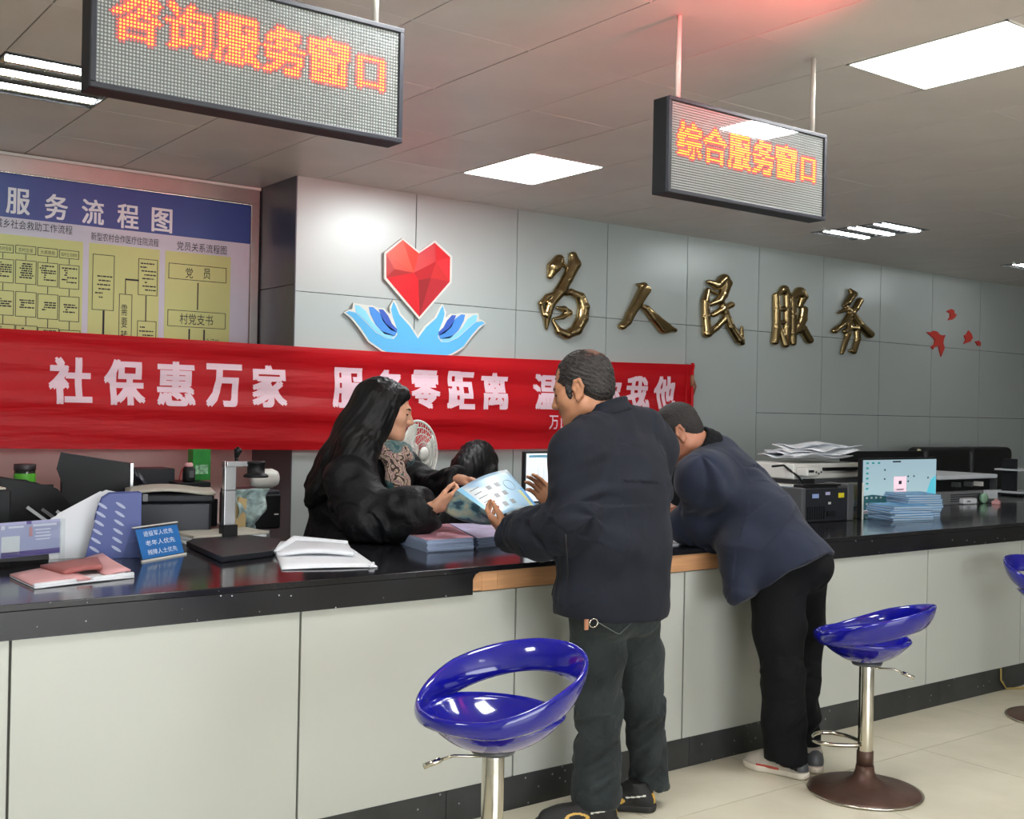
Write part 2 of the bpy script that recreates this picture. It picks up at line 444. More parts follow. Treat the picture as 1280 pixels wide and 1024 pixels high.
# floor
floor = tag(MB().box2((X0, YB, -.1), (X1, ALC, -.004)).build('floor', 'grout'), kind='structure')
FX, FY, FS = 4.443, 2.884, .8
fm = None
for i in range(-8, 10):
    for j in range(-4, 1):
        x, y = FX+i*FS, FY+j*FS
        if x < X0 or x+FS > X1: continue
        if fm is None:
            m = MB(); m.box2((.0015, .0015, -.01), (FS-.0015, FS-.0015, 0)); o = m.build('floor_tile', 'floor_tile', floor); fm = o.data
        else:
            o = bpy.data.objects.new('floor_tile', fm); COL.objects.link(o); o.parent = floor
            o.location = (x, y, 0)
m = MB(); m.box2((X0, YB, -.01), (X1, FY-4*FS, 0)); m.build('floor_sheet', 'floor_tile', floor)

# back wall: two rows of brushed sheets and a third below
wb = tag(MB().box2((2.803, WALL+.012, 0), (X1, WALL+.12, CEIL)).build('wall_back', 'dark_gap'), kind='structure')
ZJ, ZK = 2.104, 1.48
xs = [2.803, 3.589, 4.352, 5.125, 5.897, 6.669, 7.444, 8.208, 8.968] + [8.968+.77*k for k in range(1, 8)]
for a, b in zip(xs[:-1], xs[1:]):
    for z0, z1 in ((.02, ZK), (ZK, ZJ), (ZJ, CEIL+.01)):
        if z0 == ZK and a < 6.6: continue
        if z0 == .02 and a < 6.6: z1 = ZJ
        m = MB(((a+b)/2, WALL+.006, (z0+z1)/2)); m.box2((a+.003, WALL, z0+.002), (b-.003, WALL+.012, z1-.002))
        o = m.build('wall_panel', 'wall_sheet', wb); o.location = m.o
# return wall at the alcove, alcove wall, side and front walls
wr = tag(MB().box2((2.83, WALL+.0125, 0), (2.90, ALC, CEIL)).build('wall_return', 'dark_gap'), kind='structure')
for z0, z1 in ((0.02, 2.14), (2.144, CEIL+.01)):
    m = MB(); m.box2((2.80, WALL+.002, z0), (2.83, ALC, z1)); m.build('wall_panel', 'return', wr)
tag(MB().box2((X0, ALC, 0), (2.90, ALC+.1, CEIL)).build('wall_alcove', 'pink_wall'), kind='structure')
tag(MB().box2((X0-.1, YB, 0), (X0, ALC+.1, CEIL)).build('wall_left', 'plain_wall'), kind='structure')
tag(MB().box2((X1, YB, 0), (X1+.1, WALL+.1, CEIL)).build('wall_right', 'plain_wall'), kind='structure')
m = MB(); wins = ((-1.4, 3.8), (6.0, 11.2))
m.box2((X0, YB-.1, 0), (X1, YB, .3)); m.box2((X0, YB-.1, 2.4), (X1, YB, CEIL))
for a, b in ((X0, -1.4), (3.8, 6.0), (11.2, X1)): m.box2((a, YB-.1, .3), (b, YB, 2.4))
tag(m.build('wall_front', 'plain_wall'), kind='structure')
for k, (a, b) in enumerate(wins):  # unseen windows, added for daylight on the counter front
    wn = tag(MB().box2((a, YB-.1, .28), (b, YB+.03, .3)).build('window_%d' % (k+1), 'white_plastic'), kind='structure')
    m = MB(); n_ = 4
    for q_ in range(n_+1): x = a+(b-a)*q_/n_; m.box2((x-.025, YB-.06, .3), (x+.025, YB-.02, 2.4))
    m.box2((a, YB-.06, 2.35), (b, YB-.02, 2.4)); m.build('window_frame', 'aluminium', wn)
    m = MB(); m.box2((a, YB-.045, .3), (b, YB-.04, 2.38)); m.build('pane', 'glass', wn)

# ceiling lights
LP = {(5, 0): 'large white light panel beside the right hanging sign', (5, 4): 'white light panel in front of the wall above the gold characters'}
for (i, j) in sorted(holes):
    x, y = GX+i*SX, GY+j*SY
    seen = (i, j) in ((5, 0), (5, 4), (0, 4), (11, 4), (16, 4))
    if (i, j) not in troff:
        t = thing('ceiling_light', (x+SX/2, y+SY/2, CEIL), LP.get((i, j), 'white light panel in the ceiling of the public side of the hall'), 'ceiling light', 'flat light panels')
        m = MB(); a, b = SX/2-.001, SY/2-.001
        for s in (-1, 1):
            m.box((s*(a-.005), 0, .003), (.01, 2*b, .012)); m.box((0, s*(b-.005), .003), (2*a, .01, .012))
        m.build('frame', 'white_plastic', t)
        m = MB(); m.box((0, 0, .004), (2*a-.02, 2*b-.02, .004)); m.build('diffuser', 'light', t)
    else:
        lab = {(0, 4): 'louvred three-tube light over the wall board, left sign before it', (11, 4): 'louvred three-tube light over the gold characters, further right', (16, 4): 'far louvred light at the right edge of the ceiling'}.get((i, j), 'louvred three-tube light in the ceiling of the public side')
        t = thing('louvre_light', (x+SX/2, y+SY/2, CEIL), lab, 'ceiling light', 'louvred tube lights')
        a, b = SX/2-.002, SY/2-.002
        m = MB()
        for s in (-1, 1):
            m.box((s*(a-.004), 0, .003), (.008, 2*b, .01)); m.box((0, s*(b-.004), .003), (2*a, .008, .01))
        m.box((0, 0, .009), (2*a, 2*b, .002)); m.build('housing', 'mid_grey', t)
        for k in (-1, 0, 1):
            cy = k*.205
            m = MB(); m.sheet(lambda p, q: ((p-.5)*2*(a-.012), cy+(q-.5)*.115, .008-.006*(abs(q-.5)*2)**2), 1, 8); m.build('reflector', 'reflector', t)
            m = MB(); m.tube([(-a+.02, cy, .002), (a-.02, cy, .002)], .0085, 10); m.build('tube', 'tube', t)
            for q in range(7): m = MB(); m.box(((q-3)*2*(a-.02)/6.2, cy, -.003), (.0015, .11, .012)); m.build('louvre', 'reflector', t)

# ================================================================== RECEPTION COUNTER
rc = thing('reception_counter', (4.0, FRONT, 0), 'long black granite reception counter faced with pale grey panels', 'counter')
O = (4.0, FRONT, 0)
m = MB(O); m.box2((-2.1, FRONT+.012, .0), (9.6, FRONT+.6, TOP-.09)); m.build('carcass', 'cabinet', rc)
seams = [-.94, -.09, .761, 1.630, 2.491, 3.359, 4.228, 5.083, 5.971, 6.85, 7.72, 8.6, 9.45]
for a, b in zip(seams[:-1], seams[1:]):
    m = MB(O); m.box2((a+.004, FRONT, .121), (b-.004, FRONT+.012, .806)); m.build('front_panel', 'front_panel', rc)
p = -1.4
while p < 9.4:
    m = MB(O); m.box2((p+.0008, FRONT-.004, 0), (p+.5992, FRONT+.03, .1205)); m.build('plinth_stone', 'plinth', rc, bevel=.001, seg=1); p += .6
YR = 4.16
m = MB(O); m.box2((-2.1, FRONT-.012, TOP-.02), (9.6, YR, TOP)); tag(m.build('countertop', 'granite', rc, bevel=.003), 'glossy black granite top')
def fascia(a, b, cut=None):
    m = MB(O); z0, z1 = .80, TOP-.0205
    pts = [(a, FRONT-.012, z0), (b, FRONT-.012, z0)]
    if cut == 'r': pts += [(b, FRONT-.012, z1-.022), (b+.012, FRONT-.012, z1-.005), (b+.028, FRONT-.012, z1), (a, FRONT-.012, z1)]
    else: pts += [(b, FRONT-.012, z1), (a, FRONT-.012, z1)]
    m.prism(pts, (0, .02, 0)); m.build('fascia', 'fascia', rc)
fascia(-2.1, 2.29, 'r'); fascia(4.05, 9.6)
for a, b in ((2.335, 2.40), (2.401, 3.05), (3.051, 4.045)):
    m = MB(O); m.box2((a, FRONT-.006, TOP-.088), (b, FRONT+.012, TOP-.0205)); m.build('wood_strip', 'wood', rc)
m = MB(O); m.box2((2.291, FRONT-.004, TOP-.086), (2.335, FRONT+.012, TOP-.0205)); m.build('wood_strip', 'wood', rc)

# staff desks behind the counter
def desk(x0, x1, y0, y1, z, lab):
    t = thing('staff_desk', ((x0+x1)/2, (y0+y1)/2, 0), lab, 'desk'); o = ((x0+x1)/2, (y0+y1)/2, 0)
    m = MB(o); m.box2((x0, y0, z-.03), (x1, y1, z)); m.build('desktop', 'mid_grey', t, bevel=.003)
    for x in (x0+.02, x1-.02):
        m = MB(o); m.box2((x-.012, y0+.03, 0), (x+.012, y1-.03, z-.031)); m.build('side_panel', 'grey_plastic', t)
    m = MB(o); m.box2((x0+.04, y1-.05, .2), (x1-.04, y1-.035, z-.031)); m.build('back_panel', 'grey_plastic', t)
desk(.2, 1.90, YR+.01, 5.25, TOP-.004, 'grey staff desk behind the counter under the flowchart board')
t = thing('side_cabinet', (2.06, 4.97, 0), 'grey cabinet under the tall black printer beside the return wall', 'cabinet')
m = MB(); m.box((0, 0, .445), (.30, .38, .888)); m.build('body', 'grey_plastic', t, bevel=.003)
for k in range(3): m = MB(); m.box((0, -.196, .17+.28*k), (.28, .012, .26)); d_ = m.build('drawer', 'mid_grey', t, bevel=.002); m = MB(); m.box((0, -.21, .24+.28*k), (.08, .014, .012)); m.build('handle', 'aluminium', d_)
desk(5.2, 9.3, YR+.01, 4.9, TOP-.004, 'grey staff desk behind the far right end of the counter')
desk(3.60, 4.9, 4.40, 5.05, .76, 'lower staff desk where the seated woman works')

# ================================================================== WALL BOARD, BANNER, EMBLEM, GOLD CHARACTERS
def P3(x, y, Y): return at_y(x, y, Y)
YP = ALC-.045
wbd = thing('notice_board', (1.2, ALC, 2.0), 'large framed flowchart board with blue header on the alcove wall', 'notice board'); O = (1.2, ALC, 2.0)
zt, zi, xr, xi = CEIL-.004, 2.645, 2.792, 2.742
m = MB(O); m.box2((-1.6, ALC-.06, zi), (xr, ALC-.001, zt-.016)); m.box2((xi, ALC-.06, 1.30), (xr, ALC-.001, zi)); m.box2((-1.6, ALC-.06, 1.25), (xr, ALC-.001, 1.30))
m.build('frame', 'steel', wbd, bevel=.002)
m = MB(O); m.box2((-1.6, ALC-.066, zt-.016), (xr+.004, ALC-.001, zt)); m.build('top_strip', 'white_plastic', wbd, bevel=.001)
m = MB(O); m.tube([(-1.6, ALC-.058, zi-.004), (xi-.003, ALC-.058, zi-.004), (xi-.003, ALC-.058, 1.31)], .004, 8); m.build('bead', 'chrome', wbd)
MT['board_blue'] = mat('board_blue', '2c4a8e', .35); MT['board_white'] = mat('board_white', 'c5c6d2', .4); MT['board_green'] = mat('board_yellow_green', 'c6cd84', .45)
m = MB(O); m.box2((-1.6, YP, 1.3), (xi, YP+.02, zi)); m.build('board_sheet', 'board_white', wbd)
hz = (at_y(0, 270, YP)[2]+at_y(308, 305, YP)[2])/2
m = MB(O); m.box2((-1.6, YP-.001, hz), (xi, YP, zi)); m.build('header', 'board_blue', wbd)
def cp(cx, cy): return at_y(cx/3.765, 180+cy/3.765, YP)         # a point of the board
U, V_ = np.array([1., 0, 0]), np.array([0, 0, 1.])
for (l, r, t) in ((-1000, 392, 440), (419, 752, 488), (778, 1086, 525)):
    a, b = cp(l, t)[0], cp(r, t)[0]; pan = MB(O); pan.box2((a, YP-.001, 1.3), (b, YP, 2.322)); pan.build('chart_panel', 'board_green', wbd)
for ch, cx, cy in (('服', 85, 270), ('务', 265, 297), ('流', 437, 320), ('程', 602, 342), ('图', 762, 360)):
    c = cp(cx, cy); c[1] = YP-.002; hd = MB(O); text_on(hd, ch, .04, c, U, V_, .118, .135); hd.build('heading_character', 'white', wbd)
def btxt(s, x0, x1, cy, hh):
    a, b = cp(x0, cy), cp(x1, cy); c = (a+b)/2; c[1] = YP-.002; tx = MB(O)
    text_on(tx, s, .01, c, U, V_, b[0]-a[0], hh); tx.build('board_heading' if len(s) > 4 else 'board_word', 'ink', wbd)
btxt('城乡社会救助工作流程', -25, 341, 388, .047); btxt('新型农村合作医疗住院流程', 428, 747, 450, .044); btxt('党员关系流程图', 832, 1066, 490, .05)
btxt('党', 873, 908, 607, .06); btxt('员', 957, 990, 612, .06); btxt('村党支书', 845, 1002, 827, .062)
btxt('需', 570, 598, 783, .06); btxt('要', 570, 598, 842, .055); btxt('转', 568, 598, 900, .055); btxt('介绍信', 965, 1030, 932, .035)
btxt('农村低保', -5, 53, 492, .022); btxt('农村五保', 86, 155, 500, .022); btxt('大病救助', 190, 258, 511, .022); btxt('临时生活救助', 288, 364, 522, .02)
ln = MB(O)
def bline(x0, y0, x1, y1, wd=.003):
    a, b = cp(x0, y0), cp(x1, y1)
    ln.box2((min(a[0], b[0])-wd/2, YP-.0022, min(a[2], b[2])-wd/2), (max(a[0], b[0])+wd/2, YP-.001, max(a[2], b[2])+wd/2))
def bbox(l, t, r, b):
    A, B = cp(l, t), cp(r, b); zt_, zb_ = A[2], B[2]
    for (x0, x1, z0, z1) in ((A[0], B[0], zt_, zt_), (A[0], B[0], zb_, zb_), (A[0], A[0], zb_, zt_), (B[0], B[0], zb_, zt_)):
        ln.box2((x0-.0016, YP-.0022, z0-.0016), (x1+.0016, YP-.001, z1+.0016))
def dashes(l, t, r, b, rows):
    A, B = cp(l, t), cp(r, b)
    for k in range(rows):
        z = A[2]+(B[2]-A[2])*(k+.5)/rows; x = A[0]+random.uniform(.0, .03)
        end = B[0]-random.choice((0, 0, .01, .05))
        while x < end:
            q = random.uniform(.006, .022); ln.box2((x, YP-.002, z-.0035), (min(x+q, end), YP-.001, z+.0035)); x += q+.003
for (l, r, dy) in ((-36, 62, 0), (74, 168, 8), (178, 270, 19), (280, 370, 30)):
    bbox(l, 468+dy, r, 514+dy); bbox(l, 537+dy, r, 655+dy); bbox(l, 686+dy, r, 808+dy); bbox(l, 845+dy, r, 1150+dy)
    dashes(l+9, 548+dy, r-8, 630+dy, 7); dashes(l+9, 720+dy, r-8, 770+dy, 4); dashes(l+9, 853+dy, r-8, 900+dy, 4)
    c = (l+r)/2
    for y0, y1 in ((514, 537), (655, 686), (808, 845)): bline(c, y0+dy, c, y1+dy)
bbox(438, 518, 533, 785); dashes(447, 610, 526, 735, 6); bline(484, 785, 484, 1100)
bbox(653, 540, 738, 716); dashes(660, 552, 732, 700, 8); bbox(647, 832, 728, 1150); dashes(655, 852, 722, 930, 4)
bline(686, 716, 686, 832); bbox(562, 706, 612, 1150); bline(590, 640, 590, 706); bline(590, 640, 652, 640)
bbox(795, 560, 1063, 655); bbox(790, 780, 1059, 872); bline(930, 655, 930, 780); bline(888, 872, 888, 1100); bline(958, 876, 958, 1100)
tag(ln.build('chart_lines', 'ink', wbd), kind='stuff')

# red banner, hung across alcove and wall
BX0, BX1, BZT, BZB = .45, 5.925, 1.79, 1.228
def bty(x, z):
    """the depth of the cloth at x, z: soft sideways folds"""
    t = (z-BZB)/(BZT-BZB); s = x*1.0
    y = 5.752 + .010*math.sin(9*t+.8*math.sin(s*.9)+.4*s) + .006*math.sin(21*t+s*1.3) + .004*math.sin(s*2.3+3*t)
    if x < 2.8: y += .02*math.sin((2.8-x)*1.3)*(1-t*.6)
    return min(y, 5.772)
def bedge(x, top):
    return (BZT+.012*math.sin(x*1.1+.4)+.006*x*.8-.01) if top else (BZB+.010*math.sin(x*.8+2)-.002*x)
q = N('banner_cloth'); b = q.b; b.inputs['Base Color'].default_value = lin('e01624'); b.inputs['Roughness'].default_value = .45
tl = q.n('ShaderNodeBsdfTranslucent'); tl.inputs[0].default_value = lin('e8202a'); mxs = q.n('ShaderNodeMixShader'); mxs.inputs[0].default_value = .5
q.l(b.outputs[0], mxs.inputs[1]); q.l(tl.outputs[0], mxs.inputs[2]); q.l(mxs.outputs[0], q.t.nodes['Material Output'].inputs[0])
tc = q.n('ShaderNodeTexCoord'); mp = q.n('ShaderNodeMapping'); mp.inputs['Scale'].default_value = (.8, 1, 7); q.l(tc.outputs['Object'], mp.inputs[0])
nz = q.n('ShaderNodeTexNoise', Scale=2.5, Detail=3.); q.l(mp.outputs[0], nz.inputs['Vector']); bp = q.n('ShaderNodeBump', Strength=.35, Distance=.03)
q.l(nz.outputs[0], bp.inputs['Height']); q.l(bp.outputs[0], b.inputs['Normal'])
MT['banner'] = q.m
MT['banner_text'] = mat('banner_lettering', 'e6c3cd', .5)
bn = thing('banner', (3.0, 5.755, 1.5), 'long red cloth banner with large pale characters hung across the wall', 'banner'); O = (3.0, 5.755, 1.5)
m = MB(O)
def bf(u, v):
    x = BX0+(BX1-BX0)*u; zt_, zb_ = bedge(x, 1), bedge(x, 0); z = zb_+(zt_-zb_)*v
    return (x, bty(x, z), z)
m.sheet(bf, 140, 40); m.build('cloth', 'banner', bn)
import bmesh
def bchar(ch, bold, cx, cy, wd, ht):
    c = at_y(cx, cy, 5.75); V, F = GL[(ch, bold)]; lo, hi = V.min(0), V.max(0)
    bm = bmesh.new(); vs = [bm.verts.new((c[0]+((p[0]-lo[0])/(hi[0]-lo[0])-.5)*wd, -p[2]*.00015, c[2]+((p[1]-lo[1])/(hi[1]-lo[1])-.5)*ht)) for p in V]
    for f in F:
        try: bm.faces.new([vs[i] for i in f])
        except ValueError: pass
    for k in range(1, 10):
        bmesh.ops.bisect_plane(bm, geom=bm.verts[:]+bm.edges[:]+bm.faces[:], plane_co=(0, 0, c[2]-ht/2+ht*k/10), plane_no=(0, 0, 1))
    bm.verts.index_update()
    bt = MB(O); bt.add([(v.co.x, bty(v.co.x, v.co.z)-.0035+v.co.y, v.co.z) for v in bm.verts], [[v.index for v in f.verts] for f in bm.faces]); bm.free()
    bt.build('banner_character', 'banner_text', bn)
for ch, cx, cy in (('社', 89, 476), ('保', 157, 478), ('惠', 221, 480), ('万', 281, 482), ('家', 338, 483), ('服', 436, 485), ('务', 487, 487), ('零', 532, 487), ('距', 576, 488), ('离', 619, 489),
                   ('温', 683, 490), ('暖', 722, 491), ('你', 764, 491), ('我', 798, 491), ('他', 832, 491)):
    bchar(ch, .08, cx, cy, .205, .232)
for ch, cx in (('万', 691), ('山', 705), ('区', 719), ('民', 804), ('政', 817)): bchar(ch, .02, cx, 528, .075, .09)
m = MB(O); m.tube([(BX1-.012, 5.745, bedge(BX1, 0)-.005), (BX1-.012, 5.745, bedge(BX1, 1)+.012)], .012, 12)
m.tube([(BX1-.07, 5.748, bedge(BX1, 0)-.002), (BX1-.07, 5.746, bedge(BX1, 1)+.002)], .0045, 8); m.build('rolled_end', 'banner', bn)
MT['tape'] = mat('brown_tape', '9a6a50', .5)
m = MB(O); m.tube([(BX1-.012, 5.745, 1.74), (BX1-.012, 5.745, 1.66)], .0145, 12); m.tube([(BX1+.002, 5.745, 1.70), (BX1+.03, 5.75, 1.66), (BX1+.028, 5.772, 1.60)], .008, 8); m.build('tape', 'tape', bn)

# heart-and-hands emblem
YE = WALL-.022
def ep(cx, cy, Y=None): return at_y(400+cx/5.333, 280+cy/5.333, YE if Y is None else Y)
em = thing('wall_emblem', (3.6, WALL, 2.15), 'emblem of a faceted red heart above two blue hands', 'wall emblem'); O = (3.6, WALL, 2.15)
m = MB(O); m.prism([ep(*p) for p in ((427, 190), (550, 94), (660, 182), (766, 110), (883, 215), (878, 392), (663, 638), (428, 366))], (0, .014, 0)); m.build('heart_backing', 'white_plastic', em, bevel=.001, seg=1)
vv = dict(A=(442, 200, 0), B=(552, 107, 0), C=(660, 196, 0), D=(765, 125, 0), E=(868, 222, 0), F=(865, 385, 0), G=(663, 618, 0), H=(443, 358, 0), I=(625, 325, 3), J=(655, 375, 2), K=(738, 360, 2), L=(497, 300, 2), M=(775, 250, 3))
names = list(vv); red = ['e0482f', 'd03a2a', 'd63f2b', 'b62e2b', 'a82a2a', 'd01a24', 'e02028', 'c22a2c', 'c02830', 'cc262c', 'd63038', 'c83030', 'b42228', '942226', 'b22830']
fc = ['ABI', 'BCI', 'AIL', 'ALH', 'LIH', 'HIG', 'IJG', 'ICM', 'CDM', 'DEM', 'EFM', 'MFK', 'IMKJ', 'JKG', 'KFG']
m = MB(O); V = [ep(x, y, YE-.001-.003*h) for x, y, h in vv.values()]
m.add(V, [[names.index(c) for c in f] for f in fc], list(range(len(fc))))
m.build('heart', [mat('heart_red', c, .35) for c in red], em)
hb = [(492, 503), (512, 535), (540, 600), (610, 675), (653, 745), (653, 900), (500, 890), (410, 850), (322, 790), (262, 700), (205, 630), (158, 592), (185, 572), (215, 568), (222, 526), (262, 533), (320, 543), (350, 543), (390, 560), (425, 562), (468, 600), (462, 555)]
hm = [(490, 517), (505, 545), (530, 606), (600, 682), (652, 764), (652, 892), (510, 880), (415, 840), (330, 780), (270, 690), (215, 622), (172, 591), (192, 580), (240, 592), (290, 640), (370, 722), (440, 762), (492, 767), (516, 737), (510, 690), (485, 620), (474, 570)]
f1 = [(232, 540), (262, 545), (305, 580), (345, 650), (405, 712), (500, 745), (480, 764), (440, 758), (370, 716), (300, 644), (240, 588)]
f2 = [(325, 553), (355, 555), (395, 590), (440, 665), (512, 722), (500, 747), (430, 735), (370, 670), (335, 600)]
f3 = [(392, 568), (422, 571), (455, 612), (480, 665), (514, 702), (512, 724), (470, 705), (420, 650)]
MT['h1'] = mat('sky_blue', '5fb4e4', .35); MT['h2'] = mat('light_blue', '8ad2f2', .35); MT['h3'] = mat('mid_blue', '4c8fdc', .35); MT['h4'] = mat('deep_blue', '3d5fb8', .35)
XM = ep(653, 700)[0]
for sg in (1, -1):
    hd_ = lambda P, Y: [np.array([XM+sg*(ep(*p, Y)[0]-XM), Y, ep(*p, Y)[2]]) for p in P]
    m = MB(O); m.prism(hd_(hb, YE), (0, .014, 0)); h = m.build('hand_backing', 'white_plastic', em, bevel=.001, seg=1)
    m = MB(O); m.prism(hd_(hm, YE-.0008), (0, .0007, 0)); m.build('hand_shape', 'h1', em)
    for P_, mm in ((f1, 'h2'), (f2, 'h3'), (f3, 'h4')):
        m = MB(O); m.prism(hd_(P_, YE-.0014), (0, .0006, 0)); m.build('finger_shape', mm, em)

# gold brush characters
MT['gold'] = mat('polished_brass', 'a58f66', .2, 1.)
MT['brass_edge'] = mat('brass_edge', '6e5530', .3, 1.)
GC = [('为', 660, 305, 7.88, 'tall flowing gold character, first from the left on the wall', [
        ([(300, 150), (255, 225), (215, 320)], [38, 50, 24]), ([(335, 140), (325, 190), (385, 235)], [10, 22, 16]), ([(440, 110), (455, 200), (380, 350), (310, 470), (220, 590), (185, 700), (180, 840)], [28, 46, 42, 44, 34, 32, 8]),
        ([(300, 490), (190, 520), (125, 585), (150, 700)], [30, 24, 18, 14]), ([(310, 490), (420, 475), (510, 520), (545, 620), (530, 740), (470, 850), (380, 895), (300, 860), (245, 760)], [28, 28, 36, 42, 44, 44, 38, 28, 12]),
        ([(290, 630), (350, 640), (395, 680), (340, 720), (250, 740)], [14, 24, 28, 20, 10])]),
      ('人', 765, 340, 11.38, 'simple two-stroke gold character, second from the left on the wall', [
        ([(350, 180), (440, 195), (455, 260), (360, 430), (260, 600), (210, 710), (140, 775)], [12, 40, 62, 54, 48, 46, 44]), ([(380, 470), (480, 520), (600, 660), (740, 800), (880, 830)], [24, 40, 54, 70, 30])]),
      ('民', 865, 335, 9.75, 'gold character, third of five, with an upturned hook at its foot', [
        ([(200, 170), (300, 210), (390, 130), (415, 190), (375, 330), (330, 400), (230, 440)], [22, 44, 44, 50, 42, 38, 24]), ([(190, 270), (158, 400), (165, 600), (185, 800), (290, 730), (390, 630)], [22, 34, 36, 42, 32, 28]),
        ([(190, 260), (285, 310)], [14, 22]), ([(260, 570), (380, 500), (470, 450)], [28, 32, 34]), ([(350, 400), (400, 540), (470, 720), (570, 880), (600, 915)], [26, 34, 36, 38, 26]), ([(605, 915), (605, 720)], [26, 12])]),
      ('服', 955, 350, 11.37, 'gold character, fourth of five, with dense upright strokes', [
        ([(170, 220), (178, 420), (178, 650), (150, 880)], [34, 38, 38, 40]), ([(200, 210), (280, 130), (320, 200), (328, 400), (322, 650), (310, 900)], [24, 45, 38, 38, 38, 40]),
        ([(190, 420), (320, 410)], [30, 30]), ([(190, 610), (320, 600)], [26, 26]), ([(235, 710), (300, 920)], [24, 40]), ([(400, 300), (400, 500), (400, 750), (410, 900)], [42, 42, 42, 32]),
        ([(400, 260), (500, 170), (560, 240), (505, 370)], [36, 56, 44, 30]), ([(560, 420), (540, 560), (470, 720), (410, 760)], [42, 48, 42, 28]), ([(460, 620), (540, 690), (640, 860)], [24, 46, 42])]),
      ('务', 1030, 355, 10.78, 'gold character, fifth and last of the row, with splayed strokes', [
        ([(350, 80), (392, 140), (315, 250), (265, 290)], [18, 38, 34, 16]), ([(480, 225), (425, 330), (340, 430), (250, 550), (140, 630)], [34, 34, 30, 28, 34]), ([(190, 390), (290, 350), (410, 372)], [14, 24, 22]),
        ([(285, 290), (370, 390), (480, 550), (610, 680)], [18, 34, 42, 46]), ([(280, 640), (350, 590), (440, 600), (450, 750), (400, 915), (350, 900)], [28, 28, 30, 30, 26, 18]), ([(355, 480), (320, 680), (240, 930)], [24, 30, 20])])]
for ch, ox, oy, scl, lab, strokes in GC:
    allp = np.array([p for st, _ in strokes for p in st])
    S = SDF((allp[:, 0].min()-80, allp[:, 1].min()-80, -70), (allp[:, 0].max()+80, allp[:, 1].max()+80, 70), 5)
    for st, rr in strokes: S.chain([(x, y, 0) for x, y in st], [r*1.24 for r in rr], k=10, w=(0, 0, 1), ws=1.15)
    V, F = S.mesh(); c = at_y(ox+allp[:, 0].mean()/scl, oy+allp[:, 1].mean()/scl, WALL)
    W_ = np.array([at_y(ox+p[0]/scl, oy+p[1]/scl, WALL-.02) for p in V]); W_[:, 1] = WALL-.022-.00062*(7.88/scl)**.5*(-V[:, 2])*1.0
    W_[:, 1] = np.clip(W_[:, 1], -9, WALL-.002)
    if True:
        a, b_, cc = W_[F[:, 0]], W_[F[:, 1]], W_[F[:, 2]]
        n = np.cross(b_-a, cc-a); out = (n*(a-W_.mean(0)*[1, 1, 1])).sum()
        if out < 0: F = F[:, ::-1]
    o = from_arrays('wall_character', W_-c, F, 'gold'); o.location = c; tag(o, lab, 'wall lettering')

# red birds
MT['bird'] = mat('bird_red', 'c03a30', .45)
BR = [([(480, 130), (560, 90), (610, 110), (620, 170), (660, 185), (630, 240), (580, 280), (500, 290), (540, 230), (540, 170)], 'topmost small red bird shape on the far wall'),
      ([(120, 500), (200, 500), (250, 475), (310, 490), (350, 540), (400, 560), (460, 550), (430, 620), (420, 700), (445, 780), (380, 940), (345, 800), (340, 750), (270, 760), (235, 810), (200, 760), (255, 720), (270, 650), (240, 600), (190, 560)], 'largest red bird shape on the far wall, lowest of the flock'),
      ([(870, 470), (920, 530), (945, 600), (900, 670), (780, 710), (820, 640), (790, 560), (830, 540)], 'mid-sized red bird shape between the largest and the tiniest'),
      ([(980, 670), (1050, 650), (1090, 690), (1080, 750), (1030, 740), (1010, 700)], 'tiniest red bird shape at the right of the flock')]
for P_, lab in BR:
    pts = [at_y(1150+x/14.22, 380+y/14.22, WALL-.012) for x, y in P_]; c = sum(pts)/len(pts); c[1] = WALL
    m = MB(c); m.prism(pts, (0, .011, 0)); o = m.build('bird_cutout', 'bird', None, bevel=.001, seg=1); tag(o, lab, 'wall decoration', 'red birds on the wall')

